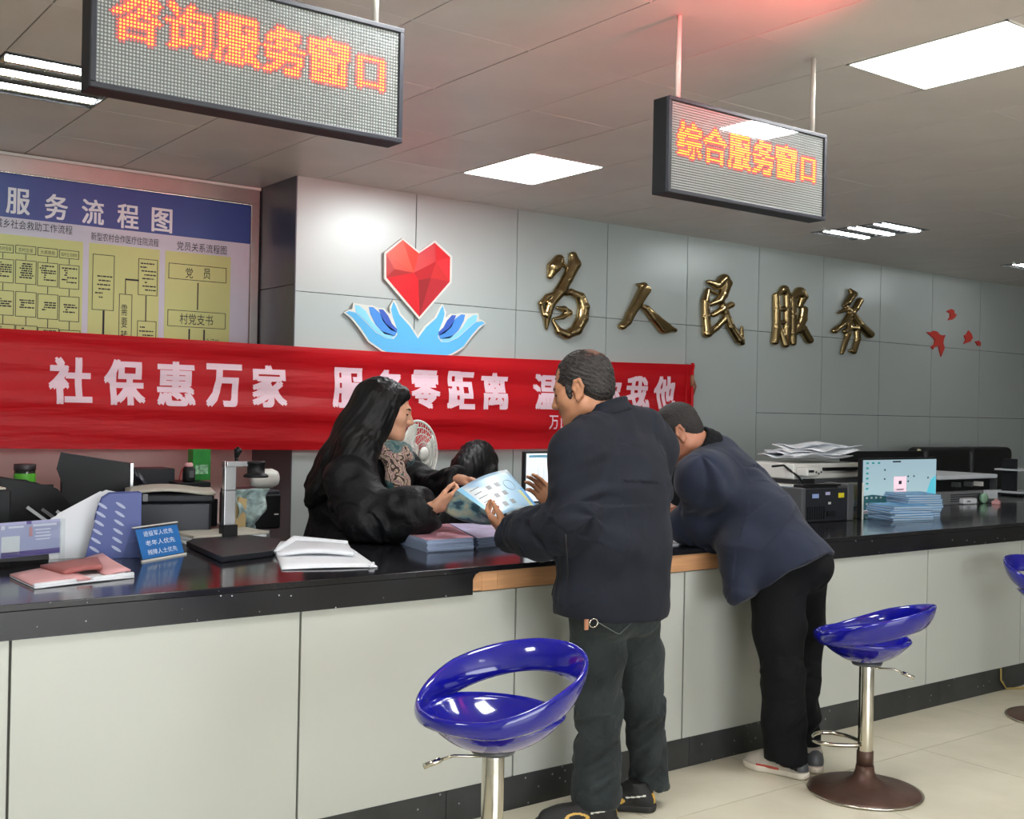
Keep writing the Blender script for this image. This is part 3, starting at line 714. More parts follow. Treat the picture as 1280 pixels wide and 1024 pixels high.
# ================================================================== HANGING LED SIGNS
q = N('led_face'); q.b.inputs['Base Color'].default_value = lin('6c6a68'); q.b.inputs['Roughness'].default_value = .3; MT['led_face'] = q.m
MT['led_off'] = mat('unlit_led', 'd8d6d2', .3)
MT['led_on'] = mat('lit_led', 'ffd040', .4, emit='ffcf3a', estr=2.4)
MT['led_glow'] = mat('red_glow_pad', 'e83c3c', .4, emit='ff1828', estr=1.1)  # red glow around lit dots, put into the colour and emission of pads
MT['led_halo'] = mat('red_halo_dot', 'd88a88', .4, emit='ff2030', estr=.5)  # halo of the lit characters, painted into neighbouring dots as weak red emission
def led_sign(x0, x1, y, z0, z1, text, posts, lab, tilt=0):
    c = ((x0+x1)/2, y, (z0+z1)/2); t = thing('hanging_led_sign', c, lab, 'sign', 'hanging LED window signs'); t.rotation_euler = (tilt, 0, 0)
    m = MB(c); fr = .013; D = .075
    m.box2((x0, y+.012, z0), (x1, y+D, z1)); m.build('case', 'black_plastic', t, bevel=.002)
    m = MB(c)
    for a, b in (((x0, z0), (x1, z0+fr)), ((x0, z1-fr), (x1, z1)), ((x0, z0+fr), (x0+fr, z1-fr)), ((x1-fr, z0+fr), (x1, z1-fr))):
        m.box2((a[0], y, a[1]), (b[0], y+.012, b[1]))
    m.build('frame', 'navy_plastic', t, bevel=.002)
    m = MB(c); m.box2((x0+fr, y+.0095, z0+fr), (x1-fr, y+.0118, z1-fr)); m.build('display_board', 'led_face', t)
    nc, nr = 96, 34; px, pz = (x1-x0-2*fr)/nc, (z1-z0-2*fr)/nr
    lit = np.zeros((nr, nc), bool)
    for k, ch in enumerate(text):
        n = 14; g = raster(ch, n); w_ = 11 if ch == '口' else n
        if ch == '口': g = raster(ch, 10)
        for a in range(g.shape[0]):
            for b in range(g.shape[1]):
                rr, cc_ = nr-7-n+a+(1 if ch == '口' else 0), k*15+(2 if ch == '口' else 0)+b+4
                if cc_ < nc and g[a, b]: lit[rr, cc_] = True
    on, off, gl, halo = MB(c), MB(c), MB(c), MB(c)
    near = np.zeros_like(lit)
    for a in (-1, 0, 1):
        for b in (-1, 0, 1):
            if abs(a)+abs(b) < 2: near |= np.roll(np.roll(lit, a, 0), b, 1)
    for r in range(nr):
        for k in range(nc):
            X, Z = x0+fr+(k+.5)*px, z0+fr+(r+.5)*pz; tgt = on if lit[r, k] else (halo if near[r, k] else off); rad = .0027 if lit[r, k] else .0030
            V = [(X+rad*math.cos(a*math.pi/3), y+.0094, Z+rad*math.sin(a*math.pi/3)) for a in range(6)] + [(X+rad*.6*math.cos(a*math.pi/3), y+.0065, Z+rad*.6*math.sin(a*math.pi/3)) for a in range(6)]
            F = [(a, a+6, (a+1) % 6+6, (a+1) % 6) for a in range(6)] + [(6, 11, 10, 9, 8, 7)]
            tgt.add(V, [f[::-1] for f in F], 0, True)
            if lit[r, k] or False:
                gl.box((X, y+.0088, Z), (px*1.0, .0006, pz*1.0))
    tag(halo.build('halo_dots', 'led_halo', t), 'red glow halo round the characters, put into the dots beside them', kind='stuff'); tag(off.build('unlit_dots', 'led_off', t), kind='stuff'); tag(on.build('lit_dots', 'led_on', t), 'lit orange-red dots spelling the characters', kind='stuff')
    tag(gl.build('glow_pads', 'led_glow', t), kind='stuff')  # pads that paint the red glow behind the lit dots
    m = MB(c); m.box2((x0+fr, y+.0025, z0+fr), (x1-fr, y+.004, z1-fr)); m.build('cover_sheet', 'glass', t)
    for px_ in posts:
        m = MB(c); m.tube([(px_, y+.04, z1-.002), (px_, y+.04, CEIL-.004)], .0085, 12); m.build('hanging_rod', 'pole', t)
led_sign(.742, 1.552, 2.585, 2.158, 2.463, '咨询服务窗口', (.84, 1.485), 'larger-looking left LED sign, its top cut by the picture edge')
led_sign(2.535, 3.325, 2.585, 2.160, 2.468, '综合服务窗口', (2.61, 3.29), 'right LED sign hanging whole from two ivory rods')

# surface-mounted light added out of view for the reflection in the right sign
t = thing('ceiling_light', (3.875, 1.81, CEIL), 'added unseen light just outside the picture, there for its reflection in the right sign', 'ceiling light')
m = MB(); m.box((0, 0, -.012), (.32, .25, .023)); m.build('frame', 'white_plastic', t, bevel=.002)
m = MB(); m.box((0, 0, -.0245), (.30, .23, .002)); m.build('diffuser', 'light', t)
# red lamp box added unseen above the picture, for the ceiling glow
t = thing('added_lamp_box', (2.62, 1.44, CEIL), 'added red lamp box, unseen above the picture, for the ceiling glow', 'lamp')
m = MB(); m.box((0, 0, -.15), (.30, .05, .10)); m.build('case', 'black_plastic', t, bevel=.003)
m = MB(); m.box((0, .026, -.15), (.27, .004, .07)); m.build('lens', mat('added_red_lens', 'c01820', .3, emit='ff1820', estr=4.), t)
for s_ in (-.1, .1): m = MB(); m.tube([(s_, 0, -.102), (s_, 0, -.001)], .006, 8); m.build('rod', 'pole', t)
# ================================================================== BAR STOOLS
def seat_mesh(mb):
    """bowl and tilted back band in one moulding; the front of the stool is +x"""
    A, Bd = .215, .205                       # half length, half width
    n, r = 56, 12
    V, F = [], []
    def rim(a):                              # the bowl's lip
        c_ = math.cos(a); x = .238*c_-.022 if c_ > 0 else .165*c_-.022; y = (.215-.02*max(0, -c_))*math.sin(a); return np.array([x, y, .100-.006*max(0, -c_)])
    for k in range(n):                       # bowl: outside then inside
        a = 2*math.pi*k/n; R0 = rim(a)
        for q_ in range(r+1):                # from centre bottom out to the lip
            t = q_/r; z = R0[2]*t**2.4
            V.append((R0[0]*t+.012*(1-t), R0[1]*t, z*1.0+.0))
        for q_ in range(r+1):
            t = 1-q_/r; z = .014+(R0[2]-.008)*t**2.6+.012*(1-t)
            V.append((R0[0]*.955*t+.012*(1-t), R0[1]*.955*t, z))
    m_ = 2*(r+1)
    for k in range(n):
        k2 = (k+1) % n
        for q_ in range(m_-1): F.append((k*m_+q_, k2*m_+q_, k2*m_+q_+1, k*m_+q_+1))
    mb.add(V, F, 0, True)
    # band: a broad lip that leaves the bowl at the front and climbs to the back
    V, F = [], []; s = 14
    for k in range(n):
        a = 2*math.pi*k/n; c, sn = math.cos(a), math.sin(a); bk = (1-c)/2          # 0 front, 1 back
        x = .238*c-.022+.0*bk; y = (.215+.006*bk)*sn; z0 = .098+.125*max(0, bk-.12)**1.1
        hgt = .030+.040*min(1, bk*1.8); out = np.array([c*.9, sn, 0]); out /= np.linalg.norm(out)
        lean = .18+.35*bk
        for q_ in range(s):
            b_ = 2*math.pi*q_/s; u, v = math.cos(b_), math.sin(b_)
            th = .013
            p = np.array([x, y, z0]) + out*(th*u+lean*hgt*v*.5) + np.array([0, 0, 1])*(hgt*v*.62)
            V.append(p)
    for k in range(n):
        k2 = (k+1) % n
        for q_ in range(s): F.append((k*s+q_, k2*s+q_, k2*s+(q_+1) % s, k*s+(q_+1) % s))
    mb.add(V, F, 0, True)
def bar_stool(x, y, rz, zs, label, la):
    t = thing('bar_stool', (x, y, 0), label, 'bar stool', 'blue bar stools', rz)
    m = MB(); seat_mesh(m); o = m.build('seat', 'blue_plastic', t); o.location = (0, 0, zs); o.scale = (.89, .90, .97)
    m = MB(); m.lathe([(.03, zs-.012), (.055, zs-.008), (.06, zs+.004), (.03, zs+.006)], 24); m.build('seat_plate', 'mid_grey', t)
    m = MB(); m.lathe([(.0275, .125), (.0285, .13), (.0285, zs-.012), (.0275, zs-.008)], 32); m.build('column', 'chrome', t)
    m = MB(); m.lathe([(.032, .1), (.032, .16), (.030, .162)], 24); m.lathe([(.215, .0), (.218, .006), (.205, .014), (.15, .024), (.08, .04), (.045, .062), (.036, .085), (.034, .105)], 56); b = m.build('base', 'rust', t)
    m = MB(); m.tube([(.2165*math.cos(a*math.pi/28), .2165*math.sin(a*math.pi/28), .006) for a in range(56)], .0042, 8, closed=True); m.build('base_rim', 'chrome', b)
    P = [(.02, .028, .185), (.08, .07, .187), (.14, .085, .187), (.19, .06, .187), (.205, .0, .187), (.19, -.06, .187), (.14, -.085, .187), (.08, -.07, .187), (.02, -.028, .185)]
    Q = []
    for i in range(len(P)-1):
        for k in range(4):
            p0, p1, p2, p3 = (np.array(P[min(max(i+d, 0), len(P)-1)]) for d in (-1, 0, 1, 2)); u = k/4
            Q.append(.5*(2*p1+(p2-p0)*u+(2*p0-5*p1+4*p2-p3)*u*u+(3*p1-p0-3*p2+p3)*u**3))
    m = MB(); m.tube(Q+[P[-1]], .0085, 10); m.build('footrest', 'chrome', t)
    ca, sa = math.cos(la-rz), math.sin(la-rz); m = MB(); m.tube([(.03*ca, .03*sa, zs-.02), (.10*ca, .10*sa, zs-.02), (.135*ca, .135*sa, zs-.032)], .004, 8); m.tube([(.132*ca, .132*sa, zs-.031), (.175*ca, .175*sa, zs-.048)], .0075, 10)
    m.build('lever', 'chrome', t)
    return t
bar_stool(1.682, 2.30, R_(-172), .600, 'blue bar stool nearest the camera, cut by the lower picture edge', R_(144))
bar_stool(3.75, 2.68, R_(116), .503, 'blue bar stool on a brown rusted disc beside the bending man', R_(-50))
bar_stool(5.45, 2.82, R_(-100), .535, 'blue bar stool at the far right, half outside the picture', R_(-50))

# cable by the plinth
MT['cord'] = mat('tan_cord', 'a08a4a', .6)
p0 = at_y(1251, 836, FRONT-.01); p1 = at_z(1252, 860, .006)
m = MB(p1); m.tube([p0, (p0[0], FRONT-.012, .06), (p1[0], FRONT-.014, .008), (p1[0]+.1, FRONT-.05, .006), (p1[0]+.5, FRONT-.2, .005), (p1[0]+1.3, FRONT-.35, .005)], .005, 8)
tag(m.build('power_cord', 'cord'), 'thin tan cord running down the plinth and over the floor', 'cord')

# ================================================================== THINGS ON THE COUNTER, LEFT END
T = TOP
def frame_at(p, ang):
    return Matrix.Translation(Vector([float(x) for x in p])) @ Matrix.Rotation(ang, 4, 'Z')
def ang(p, q): return math.atan2(q[1]-p[1], q[0]-p[0])

# acrylic sign holder with a card
a, b = at_z(-6, 712, T), at_z(74, 703, T); c = (a+b)/2; rz = ang(a, b); L = np.linalg.norm(b-a)
t = thing('sign_holder', c, 'clear acrylic holder with a lilac information card at the left picture edge', 'sign holder', rz=rz)
m = MB(); m.box((0, .03, .003), (L+.02, .085, .005)); m.box((-L/2-.006, 0, .07), (.004, .012, .14)); m.box((L/2+.008, 0, .075), (.016, .014, .15)); m.box((0, -.007, .085), (L, .0015, .115)); m.build('stand', 'glass', t)
m = MB(); m.box((0, 0, .092), (L, .001, .118)); m.build('card', mat('lilac_card', 'b3b6d8', .5), t)
m = MB(); m.box((L*.04, -.0012, .043), (L*.92, .001, .018)); m.box((0, -.0012, .146), (.018, .001, .01)); m.build('card_band', mat('violet_band', '6a5f9c', .5), t)
m = MB(); m.box((-L*.28, -.0012, .073), (.066, .001, .062)); m.build('white_square', 'white', t)
m = MB(); m.box((-L*.40, -.0014, .134), (.013, .001, .013)); m.box((-L*.2, -.0014, .134), (.055, .001, .006)); m.box((L*.25, -.0014, .135), (.09, .001, .008))
for k in range(4): m.box((L*.22, -.0014, .12-.011*k), (.06-.008*(k % 2), .001, .004))
tag(m.build('card_print', mat('pale_print', 'e6e8f6', .5), t), kind='stuff')
m = MB(); m.box((L*.03, -.0014, .112), (.011, .001, .026)); m.box((L*.03, -.0016, .127), (.008, .001, .009)); m.build('card_figure', mat('pink_print', 'd8a0a4', .5), t)

# ledger with pink leaves
O = at_z(95, 722, T); q0, q1, q2, q3 = at_z(44, 737, T), at_z(168, 723, T), at_z(128, 704, T), at_z(12, 722, T)
def curl(P, z0, z1, amp, n=10, lift=0.):
    def fn(u, v):
        p = (P[0]*(1-u)+P[1]*u)*(1-v)+(P[3]*(1-u)+P[2]*u)*v
        return (p[0], p[1], T+z0+(z1-z0)*u+amp*math.sin(math.pi*u)*(1-v*.5)+lift*v*v)
    return fn
t = thing('ledger', O, 'open ledger with pink leaves and a white cover at the counter edge', 'ledger')
m = MB(O); m.sheet(curl((q0, q1, q2, q3), .003, .003, .002), 8, 4); m.build('cover', 'white', t, solid=.004)
m = MB(O); m.sheet(curl((q0*.93+q3*.07, q0*.93*.45+q3*.07*.45+q1*.55, q2*.5+q3*.5, q3), .008, .012, .004), 8, 4); m.build('leaf', 'pink_paper', t, solid=.006)
m = MB(O); m.sheet(curl((q0*.25+q1*.75-(0, -.05, 0), q1*.98+q2*.02+(0, .03, 0), q2, q2*.75+q3*.25), .01, .02, .003, lift=.012), 8, 4); m.build('leaf', 'pink_paper', t, solid=.006)
m = MB(O); c0, c1, c2, c3 = at_z(80, 725, T), at_z(128, 720, T), at_z(122, 708, T), at_z(50, 716, T); m.sheet(curl((c0, c1, c2, c3), .019, .026, .006), 8, 4); m.build('notebook', 'red_paper', t, solid=.012)
m = MB(O); m.tube([q0+(0, .012, .008), q0*.6+q1*.4+(0, .012, .010)], .008, 10); m.tube([q0*.42+q1*.58+(0, .014, .009), q1+(0, .014, .011)], .008, 10); m.build('rolled_edge', 'white', t)

# blue slotted file box with papers fanned in front
MT['file_blue'] = mat('slate_blue_plastic', '4a5796', .4)
a, b = at_z(116, 700, T), at_z(170, 697, T); O = (a+b)/2
t = thing('file_box', O, 'blue slotted file box leaning behind the papers', 'file box', rz=-.25)
m = MB()
o_ = [(-.10, 0, 0), (.085, 0, 0), (.085, 0, .235), (-.02, 0, .232), (-.045, 0, .215), (-.058, 0, .18)]
m.prism(o_, (0, .004, 0)); m.prism([(x+.0, y+.075, z) for x, y, z in o_], (0, .004, 0)); m.box2((.083, 0, 0), (.088, .079, .235)); m.box2((-.10, 0, 0), (.088, .079, .004))
m.build('shell', 'file_blue', t, bevel=.001)
for r in range(6):
    for k in range(2):
        x, z = -.045+.062*k-.008*(5-r)*(1 if k == 0 else .5)*.6, .035+r*.031
        m = MB(); m.prism([(x+.017*math.cos(a_)*1.0+(.0), -.0012, z+.0062*math.sin(a_)-.62*.017*math.cos(a_)) for a_ in [k_*math.pi/8 for k_ in range(16)]], (0, -.0008, 0))
        if 'slot' not in MT: MT['slot'] = mat('slot_pale', 'b4bdd8', .6)
        m.build('slot', 'slot', t)
# white sheets
pa, pb = at_z(60, 700, T), at_z(118, 697, T)
for k, (lean, dx, hgt, lab) in enumerate(((0, 0, .20, 'front white sheet of the fan before the blue file box'), (.02, .03, .222, 'middle white sheet of the fan before the blue file box'), (.04, .055, .226, 'rear white sheet standing highest before the blue file box'))):
    O = (pa+pb)/2+np.array([.02+k*.006, .012+k*.006, 0])
    pts = [(-.09, 0, 0), (.085-dx*.3, 0, 0), (.10+dx*.9-.03*(k == 0), 0, hgt), (.06+dx*.6, 0, hgt+.012), (-.085+dx*.6, 0, hgt*.66+.01), (-.10, 0, hgt*.5)]
    m = MB(); m.prism([(x, y+z*.12, z) for x, y, z in pts], (0, .0015, 0)); o = m.build('paper_sheet', 'white'); o.location = O; o.rotation_euler = (0, 0, -.12)
    tag(o, lab, 'paper', 'white papers by the file box')

# small blue tent sign
a, b = at_z(177, 703, T), at_z(232, 693, T); O = (a+b)/2; rz = ang(a, b); L = np.linalg.norm(b-a)
t = thing('desk_sign', O, 'small blue acrylic desk sign with three lines of white characters', 'desk sign', rz=rz)
tl = .33
def tv(x, z, o=0): return (x, z*tl-o, z)
m = MB(); H = .118
m.prism([tv(-L/2, 0), tv(L/2, 0), tv(L/2, H), tv(-L/2, H)], (0, .004, 0)); m.prism([(-L/2, .004+H*tl*2, 0), (L/2, .004+H*tl*2, 0), (L/2, .004+H*tl, H), (-L/2, .004+H*tl, H)], (0, .003, 0)); m.build('acrylic_body', 'glass', t)
m = MB(); e = .008; m.prism([tv(-L/2+e, e, .0), tv(L/2-e, e, .0), tv(L/2-e, H-e, .0), tv(-L/2+e, H-e, .0)], (0, -.0012, 0)); m.build('blue_card', mat('sign_blue', '2b6fb4', .3), t)
for b_ in (((0, -.002, .003), (L, .006, .006)), ((0, H*tl+.002, H), (L, .008, .004))): m = MB(); m.box(*b_); m.build('edge_strip', 'white_plastic', t)
vv_ = np.array([0, tl, 1.])/math.hypot(tl, 1)
for k, s in enumerate(('退役军人优先', '老年人优先', '残障人士优先')):
    z = H*(.78-.27*k); m = MB(); text_on(m, s, .01, np.array([0, z*tl-.0022, z]), (1, 0, 0), vv_, L*.66, .019); m.build('sign_line', 'white', t)

# document camera
O = at_z(282, 690, T)
t = thing('document_camera', O, 'black and silver document camera on a wide flat base', 'document camera')
bs = [at_z(*p, T) for p in ((233, 684), (277, 704), (340, 696), (352, 681), (300, 674), (258, 673))]
m = MB(O); m.prism([p+(0, 0, .001) for p in bs], (0, 0, .022)); m.build('base', 'dark_plastic', t, bevel=.003)
pc = at_z(285, 677, T)+np.array([0, 0, .0]); pc = np.array(pc)
m = MB(O); m.box((pc[0], pc[1], T+.045), (.062, .05, .05)); m.build('foot', 'black_plastic', t, bevel=.003)
m = MB(O); m.box((pc[0], pc[1], T+.19), (.05, .028, .25)); m.build('column', 'aluminium', t, bevel=.003)
m = MB(O); m.box((pc[0], pc[1], T+.21), (.052, .03, .003)); m.build('column_seam', 'black_plastic', t)
m = MB(O); m.box((pc[0]-.021, pc[1], T+.315), (.012, .034, .03)); m.box((pc[0]+.035, pc[1]-.02, T+.318), (.12, .03, .022)); m.build('arm', 'aluminium', t, bevel=.002)
m = MB(O); hc = (pc[0]+.10, pc[1]-.035, T+.262); m.lathe([(.05, 0), (.052, .006), (.044, .014), (.036, .016), (.036, .055), (.04, .058), (.038, .066), (.0, .067)], 28, hc); m.build('camera_head', 'black_plastic', t)
m = MB(O); m.tube([(pc[0]+.03, pc[1], T+.328), (pc[0]+.028, pc[1], T+.345)], .007, 10); m.tube([(pc[0]+.028, pc[1], T+.342), (pc[0]+.034, pc[1]-.004, T+.372), (pc[0]+.04, pc[1]-.008, T+.38)], [.008, .017, .012], 14); m.build('microphone', 'black_plastic', t)

# multifunction printer, low, beige lid
def obox(name, label, cat, px_l, px_r, top, dep, zb, parts, base=None, body='dark_plastic', bev=.006, group=None, rz=None):
    pass
O = at_z(211, 668, T); t = thing('printer', O, 'low charcoal printer with a beige lid behind the desk sign', 'printer', rz=-.32)
m = MB(); m.box((0, 0, .075), (.33, .30, .144)); m.build('body', 'navy_plastic', t, bevel=.012)
m = MB(); m.box((0, 0, .165), (.35, .32, .034)); m.build('scanner', 'dark_plastic', t, bevel=.01)
m = MB()
m.sheet(lambda u, v: (-.18+.36*u, -.165+.33*v, .184+.018*math.sin(math.pi*min(1, u*1.15))*.9), 10, 6); m.build('lid', 'beige_plastic', t, solid=.01)
m = MB(); m.box((-.13, -.165, .17), (.02, .014, .03)); m.box((-.10, -.165, .17), (.02, .014, .03)); m.build('hinge', 'grey_plastic', t)
# monitor seen from behind
a, b = at_y(88, 600, 4.95), at_y(160, 600, 4.95)
O = np.array([(a[0]+b[0])/2, 5.0, T]); t = thing('computer_monitor', O, 'dark monitor at the left with a silver side edge, seen obliquely', 'monitor', rz=-.12)
z1 = at_y(84, 568, 4.9)[2]-T; z2 = at_y(160, 580, 4.9)[2]-T; W2 = (b[0]-a[0])/2+.02; zb = .10
m = MB(); m.prism([(-W2, 0, zb), (W2, -.02, zb), (W2, -.02, z2), (-W2, 0, z1)], (0, .035, 0)); m.build('housing', 'black_plastic', t, bevel=.004)
m = MB(); m.prism([(-W2+.01, -.002, zb+.09), (-W2-.02, .0, zb+.17), (-W2-.004, -.001, z1+.004), (W2-.03, -.024, z2+.004), (W2-.03, -.024, zb+.02)], (0, .004, 0)); m.build('screen_hood', 'black_plastic', t)
m = MB(); m.box((W2+.004, .0, (z2+zb)/2), (.014, .045, z2-zb)); m.build('side_edge', 'aluminium', t, bevel=.002)
m = MB(); m.lathe([(.11, 0), (.12, .01), (.11, .02), (.03, .03), (.03, zb+.08)], 24, (0, .05, 0), 0, 1, .7); m.build('stand', 'black_plastic', t)
m = MB(); m.tube([(W2+.03, .04, zb+.04), (W2+.07, .05, zb+.10), (W2+.07, .05, z2-.1), (W2+.02, .04, z2-.03)], .016, 10); m.build('rear_bulge', 'navy_plastic', t)
# black speaker cabinet / tower lying behind
def at(px, py, Y): return at_y(px, py, Y)
def simple_box(name, label, cat, x0p, x1p, top, Yf, zb, dep, mt_, extra=None, bev=.005, group=None):
    a, b, c = at_y(x0p, top, Yf), at_y(x1p, top, Yf), at_y((x0p+x1p)/2, top, Yf)
    O = np.array([(a[0]+b[0])/2, Yf+dep/2, zb]); t = thing(name, O, label, cat, group); W_, H_ = (b[0]-a[0]), c[2]-zb
    m = MB(); m.box((0, 0, H_/2), (W_, dep, H_)); m.build('body', mt_, t, bevel=bev)
    if extra: extra(t, W_, dep, H_)
    return t
def ex(t, w_, d, h):
    m = MB(); m.box((.03, -d/2-.002, h*.62), (w_*.55, .006, .006)); m.build('trim_line', 'grey_plastic', t)
simple_box('storage_box', 'black box unit behind the beige-lidded printer', 'box', 160, 219, 586, 5.07, TOP-.004, .16, 'dark_plastic', ex)
def ex(t, w_, d, h):
    m = MB(); m.box((w_*.26, -d/2-.003, h*.72), (.055, .006, .028)); m.build('display', mat('blue_display', '5f86c4', .3, emit='5f86c4', estr=.2), t)
    m = MB(); m.box((w_*.3, -d/2-.01, h*.33), (.11, .03, h*.6)); m.build('control_block', 'black_plastic', t, bevel=.003)
simple_box('label_printer', 'small black office device with a blue display', 'printer', 222, 264, 603, 4.96, TOP-.004, .2, 'black_plastic', ex)
# green carton and ink bottle on top of it
zl = at_y(243, 603, 4.96)[2]
MT['green'] = mat('green_carton', '1f7a2c', .45, noise=.25, nscale=22)
a, b = at_y(239, 600, 5.08), at_y(263, 562, 5.08); O = np.array([(a[0]+b[0])/2, 5.1, zl+.001]); t = thing('green_carton', O, 'tall green carton standing on the small black device', 'carton', rz=.1)
w_ = b[0]-a[0]; h_ = b[2]-zl
m = MB(); m.box((0, 0, h_/2), (w_, .05, h_)); m.build('carton_body', 'green', t, bevel=.001)
m = MB(); m.box((0, -.026, h_*.35), (w_*.7, .001, h_*.3)); m.build('leaf_print', mat('pale_green_print', '7fb088', .5, noise=.8, nscale=60), t)
O = at_y(236, 600, 5.0); O[2] = zl+.001; t = thing('ink_bottle', O, 'small black bottle beside the green carton', 'bottle')
m = MB(); m.lathe([(.026, 0), (.028, .004), (.028, .06), (.02, .068)], 20); m.build('bottle_body', 'black_plastic', t)
m = MB(); m.lathe([(.018, .068), (.018, .08), (.012, .086)], 16); m.build('cap', 'pink_paper', t)
m = MB(); m.box((.002, -.0285, .035), (.02, .002, .03)); m.build('bottle_mark', 'mid_grey', t)
# red cable on the wall behind
MT['redc'] = mat('red_cable', '8a1f24', .5)
pts = [at_y(238, 570, 6.2), at_y(234, 580, 5.95), at_y(227, 588, 5.6), at_y(218, 600, 5.3)]; pts[-1][2] = T+.08
pts.append(np.array([pts[-1][0], 5.2, T+.005])); pts.insert(0, at_y(240, 552, ALC-.01))
m = MB(pts[-1]); m.tube(pts, .0035, 8); tag(m.build('cable', 'redc'), 'thin dark red cable hanging behind the black box unit', 'cable')
# black file rack at far left
O = at_z(42, 668, T); O[1] = 4.75; O = np.array([at_y(38, 640, 4.7)[0], 4.75, TOP-.004])
t = thing('file_rack', O, 'black slanted file rack with a few pale folders, far left', 'file rack')
ztp = at_y(20, 592, 4.7)[2]-O[2]
for k, (dx, hh) in enumerate(((-.14, ztp), (-.02, ztp), (.10, ztp))):
    yk = (-.17, .0, .15)[k]; m = MB(); m.prism([(-.14, yk, .0), (.21, yk, .0), (.21, yk, .02), (.17, yk, hh*.35), (.07, yk, hh*.80), (.03, yk, hh*.86), (-.02, yk, hh*.88), (-.14, yk, hh*.97)], (0, .008, 0)); m.build('divider', 'black_plastic', t, bevel=.001)
m = MB(); m.box((.035, 0, .004), (.35, .34, .008)); m.box((.0, .16, ztp*.4), (.28, .006, ztp*.76)); m.build('frame', 'black_plastic', t)
for k in range(4):
    m = MB(); c_ = (.0+.05*k, -.176, .12-.006*k); mt_ = Matrix.Translation(Vector(c_)) @ Matrix.Rotation(R_(38), 4, 'Y'); m.box((0, 0, 0), (.11-.012*k, .006, .012), mt=mt_)
    tag(m.build('pale_folder_edge', 'grey_plastic' if k % 2 else 'paper_shade', t))
t = simple_box('document_tray', 'black tray with a beige top at the left picture edge', 'tray', -16, 14, 613, 4.35, TOP-.004, .3, 'black_plastic', lambda t, w_, d, h: MB().box((-.01, 0, h+.004), (w_*.9, d*.9, .008)).build('paper', 'beige_plastic', t, bevel=.002))
# dark jar with a green label
O = at_y(31, 600, 4.80); O[2] = TOP-.004+ztp*.86; O = np.array([O[0], 4.80, TOP-.004]); hj = at_y(31, 580, 4.8)[2]-O[2]
O[1] = 5.02; O[0] = at_y(31, 590, 5.02)[0]; hj = at_y(31, 580, 5.02)[2]-O[2]
t = thing('tea_jar', O, 'jar with a dark lid and a green label behind the file rack', 'jar')
m = MB(); m.lathe([(.04, 0), (.042, .005), (.042, hj-.03), (.038, hj-.025)], 24); m.build('jar_body', mat('dark_glass', '1d2a20', .15), t)
m = MB(); m.lathe([(.0426, hj-.085), (.0428, hj-.084), (.0428, hj-.04), (.0426, hj-.039)], 24); m.build('jar_label', mat('green_label', '58b02e', .5), t)
m = MB(); m.lathe([(.043, hj-.028), (.044, hj-.026), (.044, hj-.002), (.042, hj)], 24); m.build('lid', mat('dark_lid', '2c2326', .4), t)
# black printer near the wall return, roll and bag
def ex(t, w_, d, h):
    m = MB(); m.box((0, 0, h+.002), (w_*.98, d*.96, .03)); m.build('top_cover', 'navy_plastic', t, bevel=.01)
    m = MB(); m.box((w_*.36, -d/2-.002, h*.42), (.02, .004, .006)); m.build('mark', 'white_plastic', t)
simple_box('printer', 'tall black printer at the rear beside the grey return wall', 'printer', 306, 352, 618, 4.80, .8905, .3, 'black_plastic', ex, bev=.012).location[0] -= .0
zz = at_y(330, 618, 4.80)[2]
O = at_y(327, 600, 4.90); O[2] = zz+.066; m = MB(O); m.tube([O+(-.05, 0, -.0), O+(-.02, .0, 0), O+(.05, 0, 0), O+(.075, 0, 0)], [.036, .044, .045, .034], 20)
tag(m.build('paper_roll', 'white_plastic'), 'white roll lying on top of the tall black printer', 'paper roll')
MT['bag'] = mat('patterned_foil', '8fa3a0', .35, noise=.6, nscale=28)
O = at_y(306, 640, 4.62); O[2] = T
t = thing('snack_bag', O, 'crumpled patterned bag behind the document camera column', 'bag')
zt_ = at_y(303, 612, 4.62)[2]-T
m = MB(); m.sheet(lambda u, v: (-.05+.15*u*(1-.3*v), -.02*math.sin(u*7+v*5)-.02+.03*math.sin(v*9), .002+(zt_)*(1-v)+.02*math.sin(u*8)*v), 12, 12); m.build('bag_sheet', 'bag', t, solid=.004)
m = MB(); m.prism([(-.09, -.03, 0), (-.01, -.03, 0), (-.005, -.03, zt_*.8), (-.04, -.03, zt_*.85)], (0, .03, 0)); m.build('kraft_side', mat('kraft', 'b8a070', .7), t)
O = np.array(at_z(268, 664, T)); O[1] = 4.9; O = at_y(268, 650, 4.32); O[2] = T
for k in range(3):
    c = at_y(272+k*3, 660, 4.45); m = MB((c[0], 4.47, T+.004+.012*k)); m.box((c[0]+.0, 4.47, T+.004+.012*k), (.34, .2, .010), rz=.05*k)
    tag(m.build('booklet', ['white', 'paper_shade', 'beige_plastic'][k], None, bevel=.001), ['lowest booklet of the flat pile behind the document camera', 'middle booklet of the flat pile behind the document camera', 'beige booklet on top of the flat pile behind the camera'][k], 'booklet', 'booklets behind the document camera')

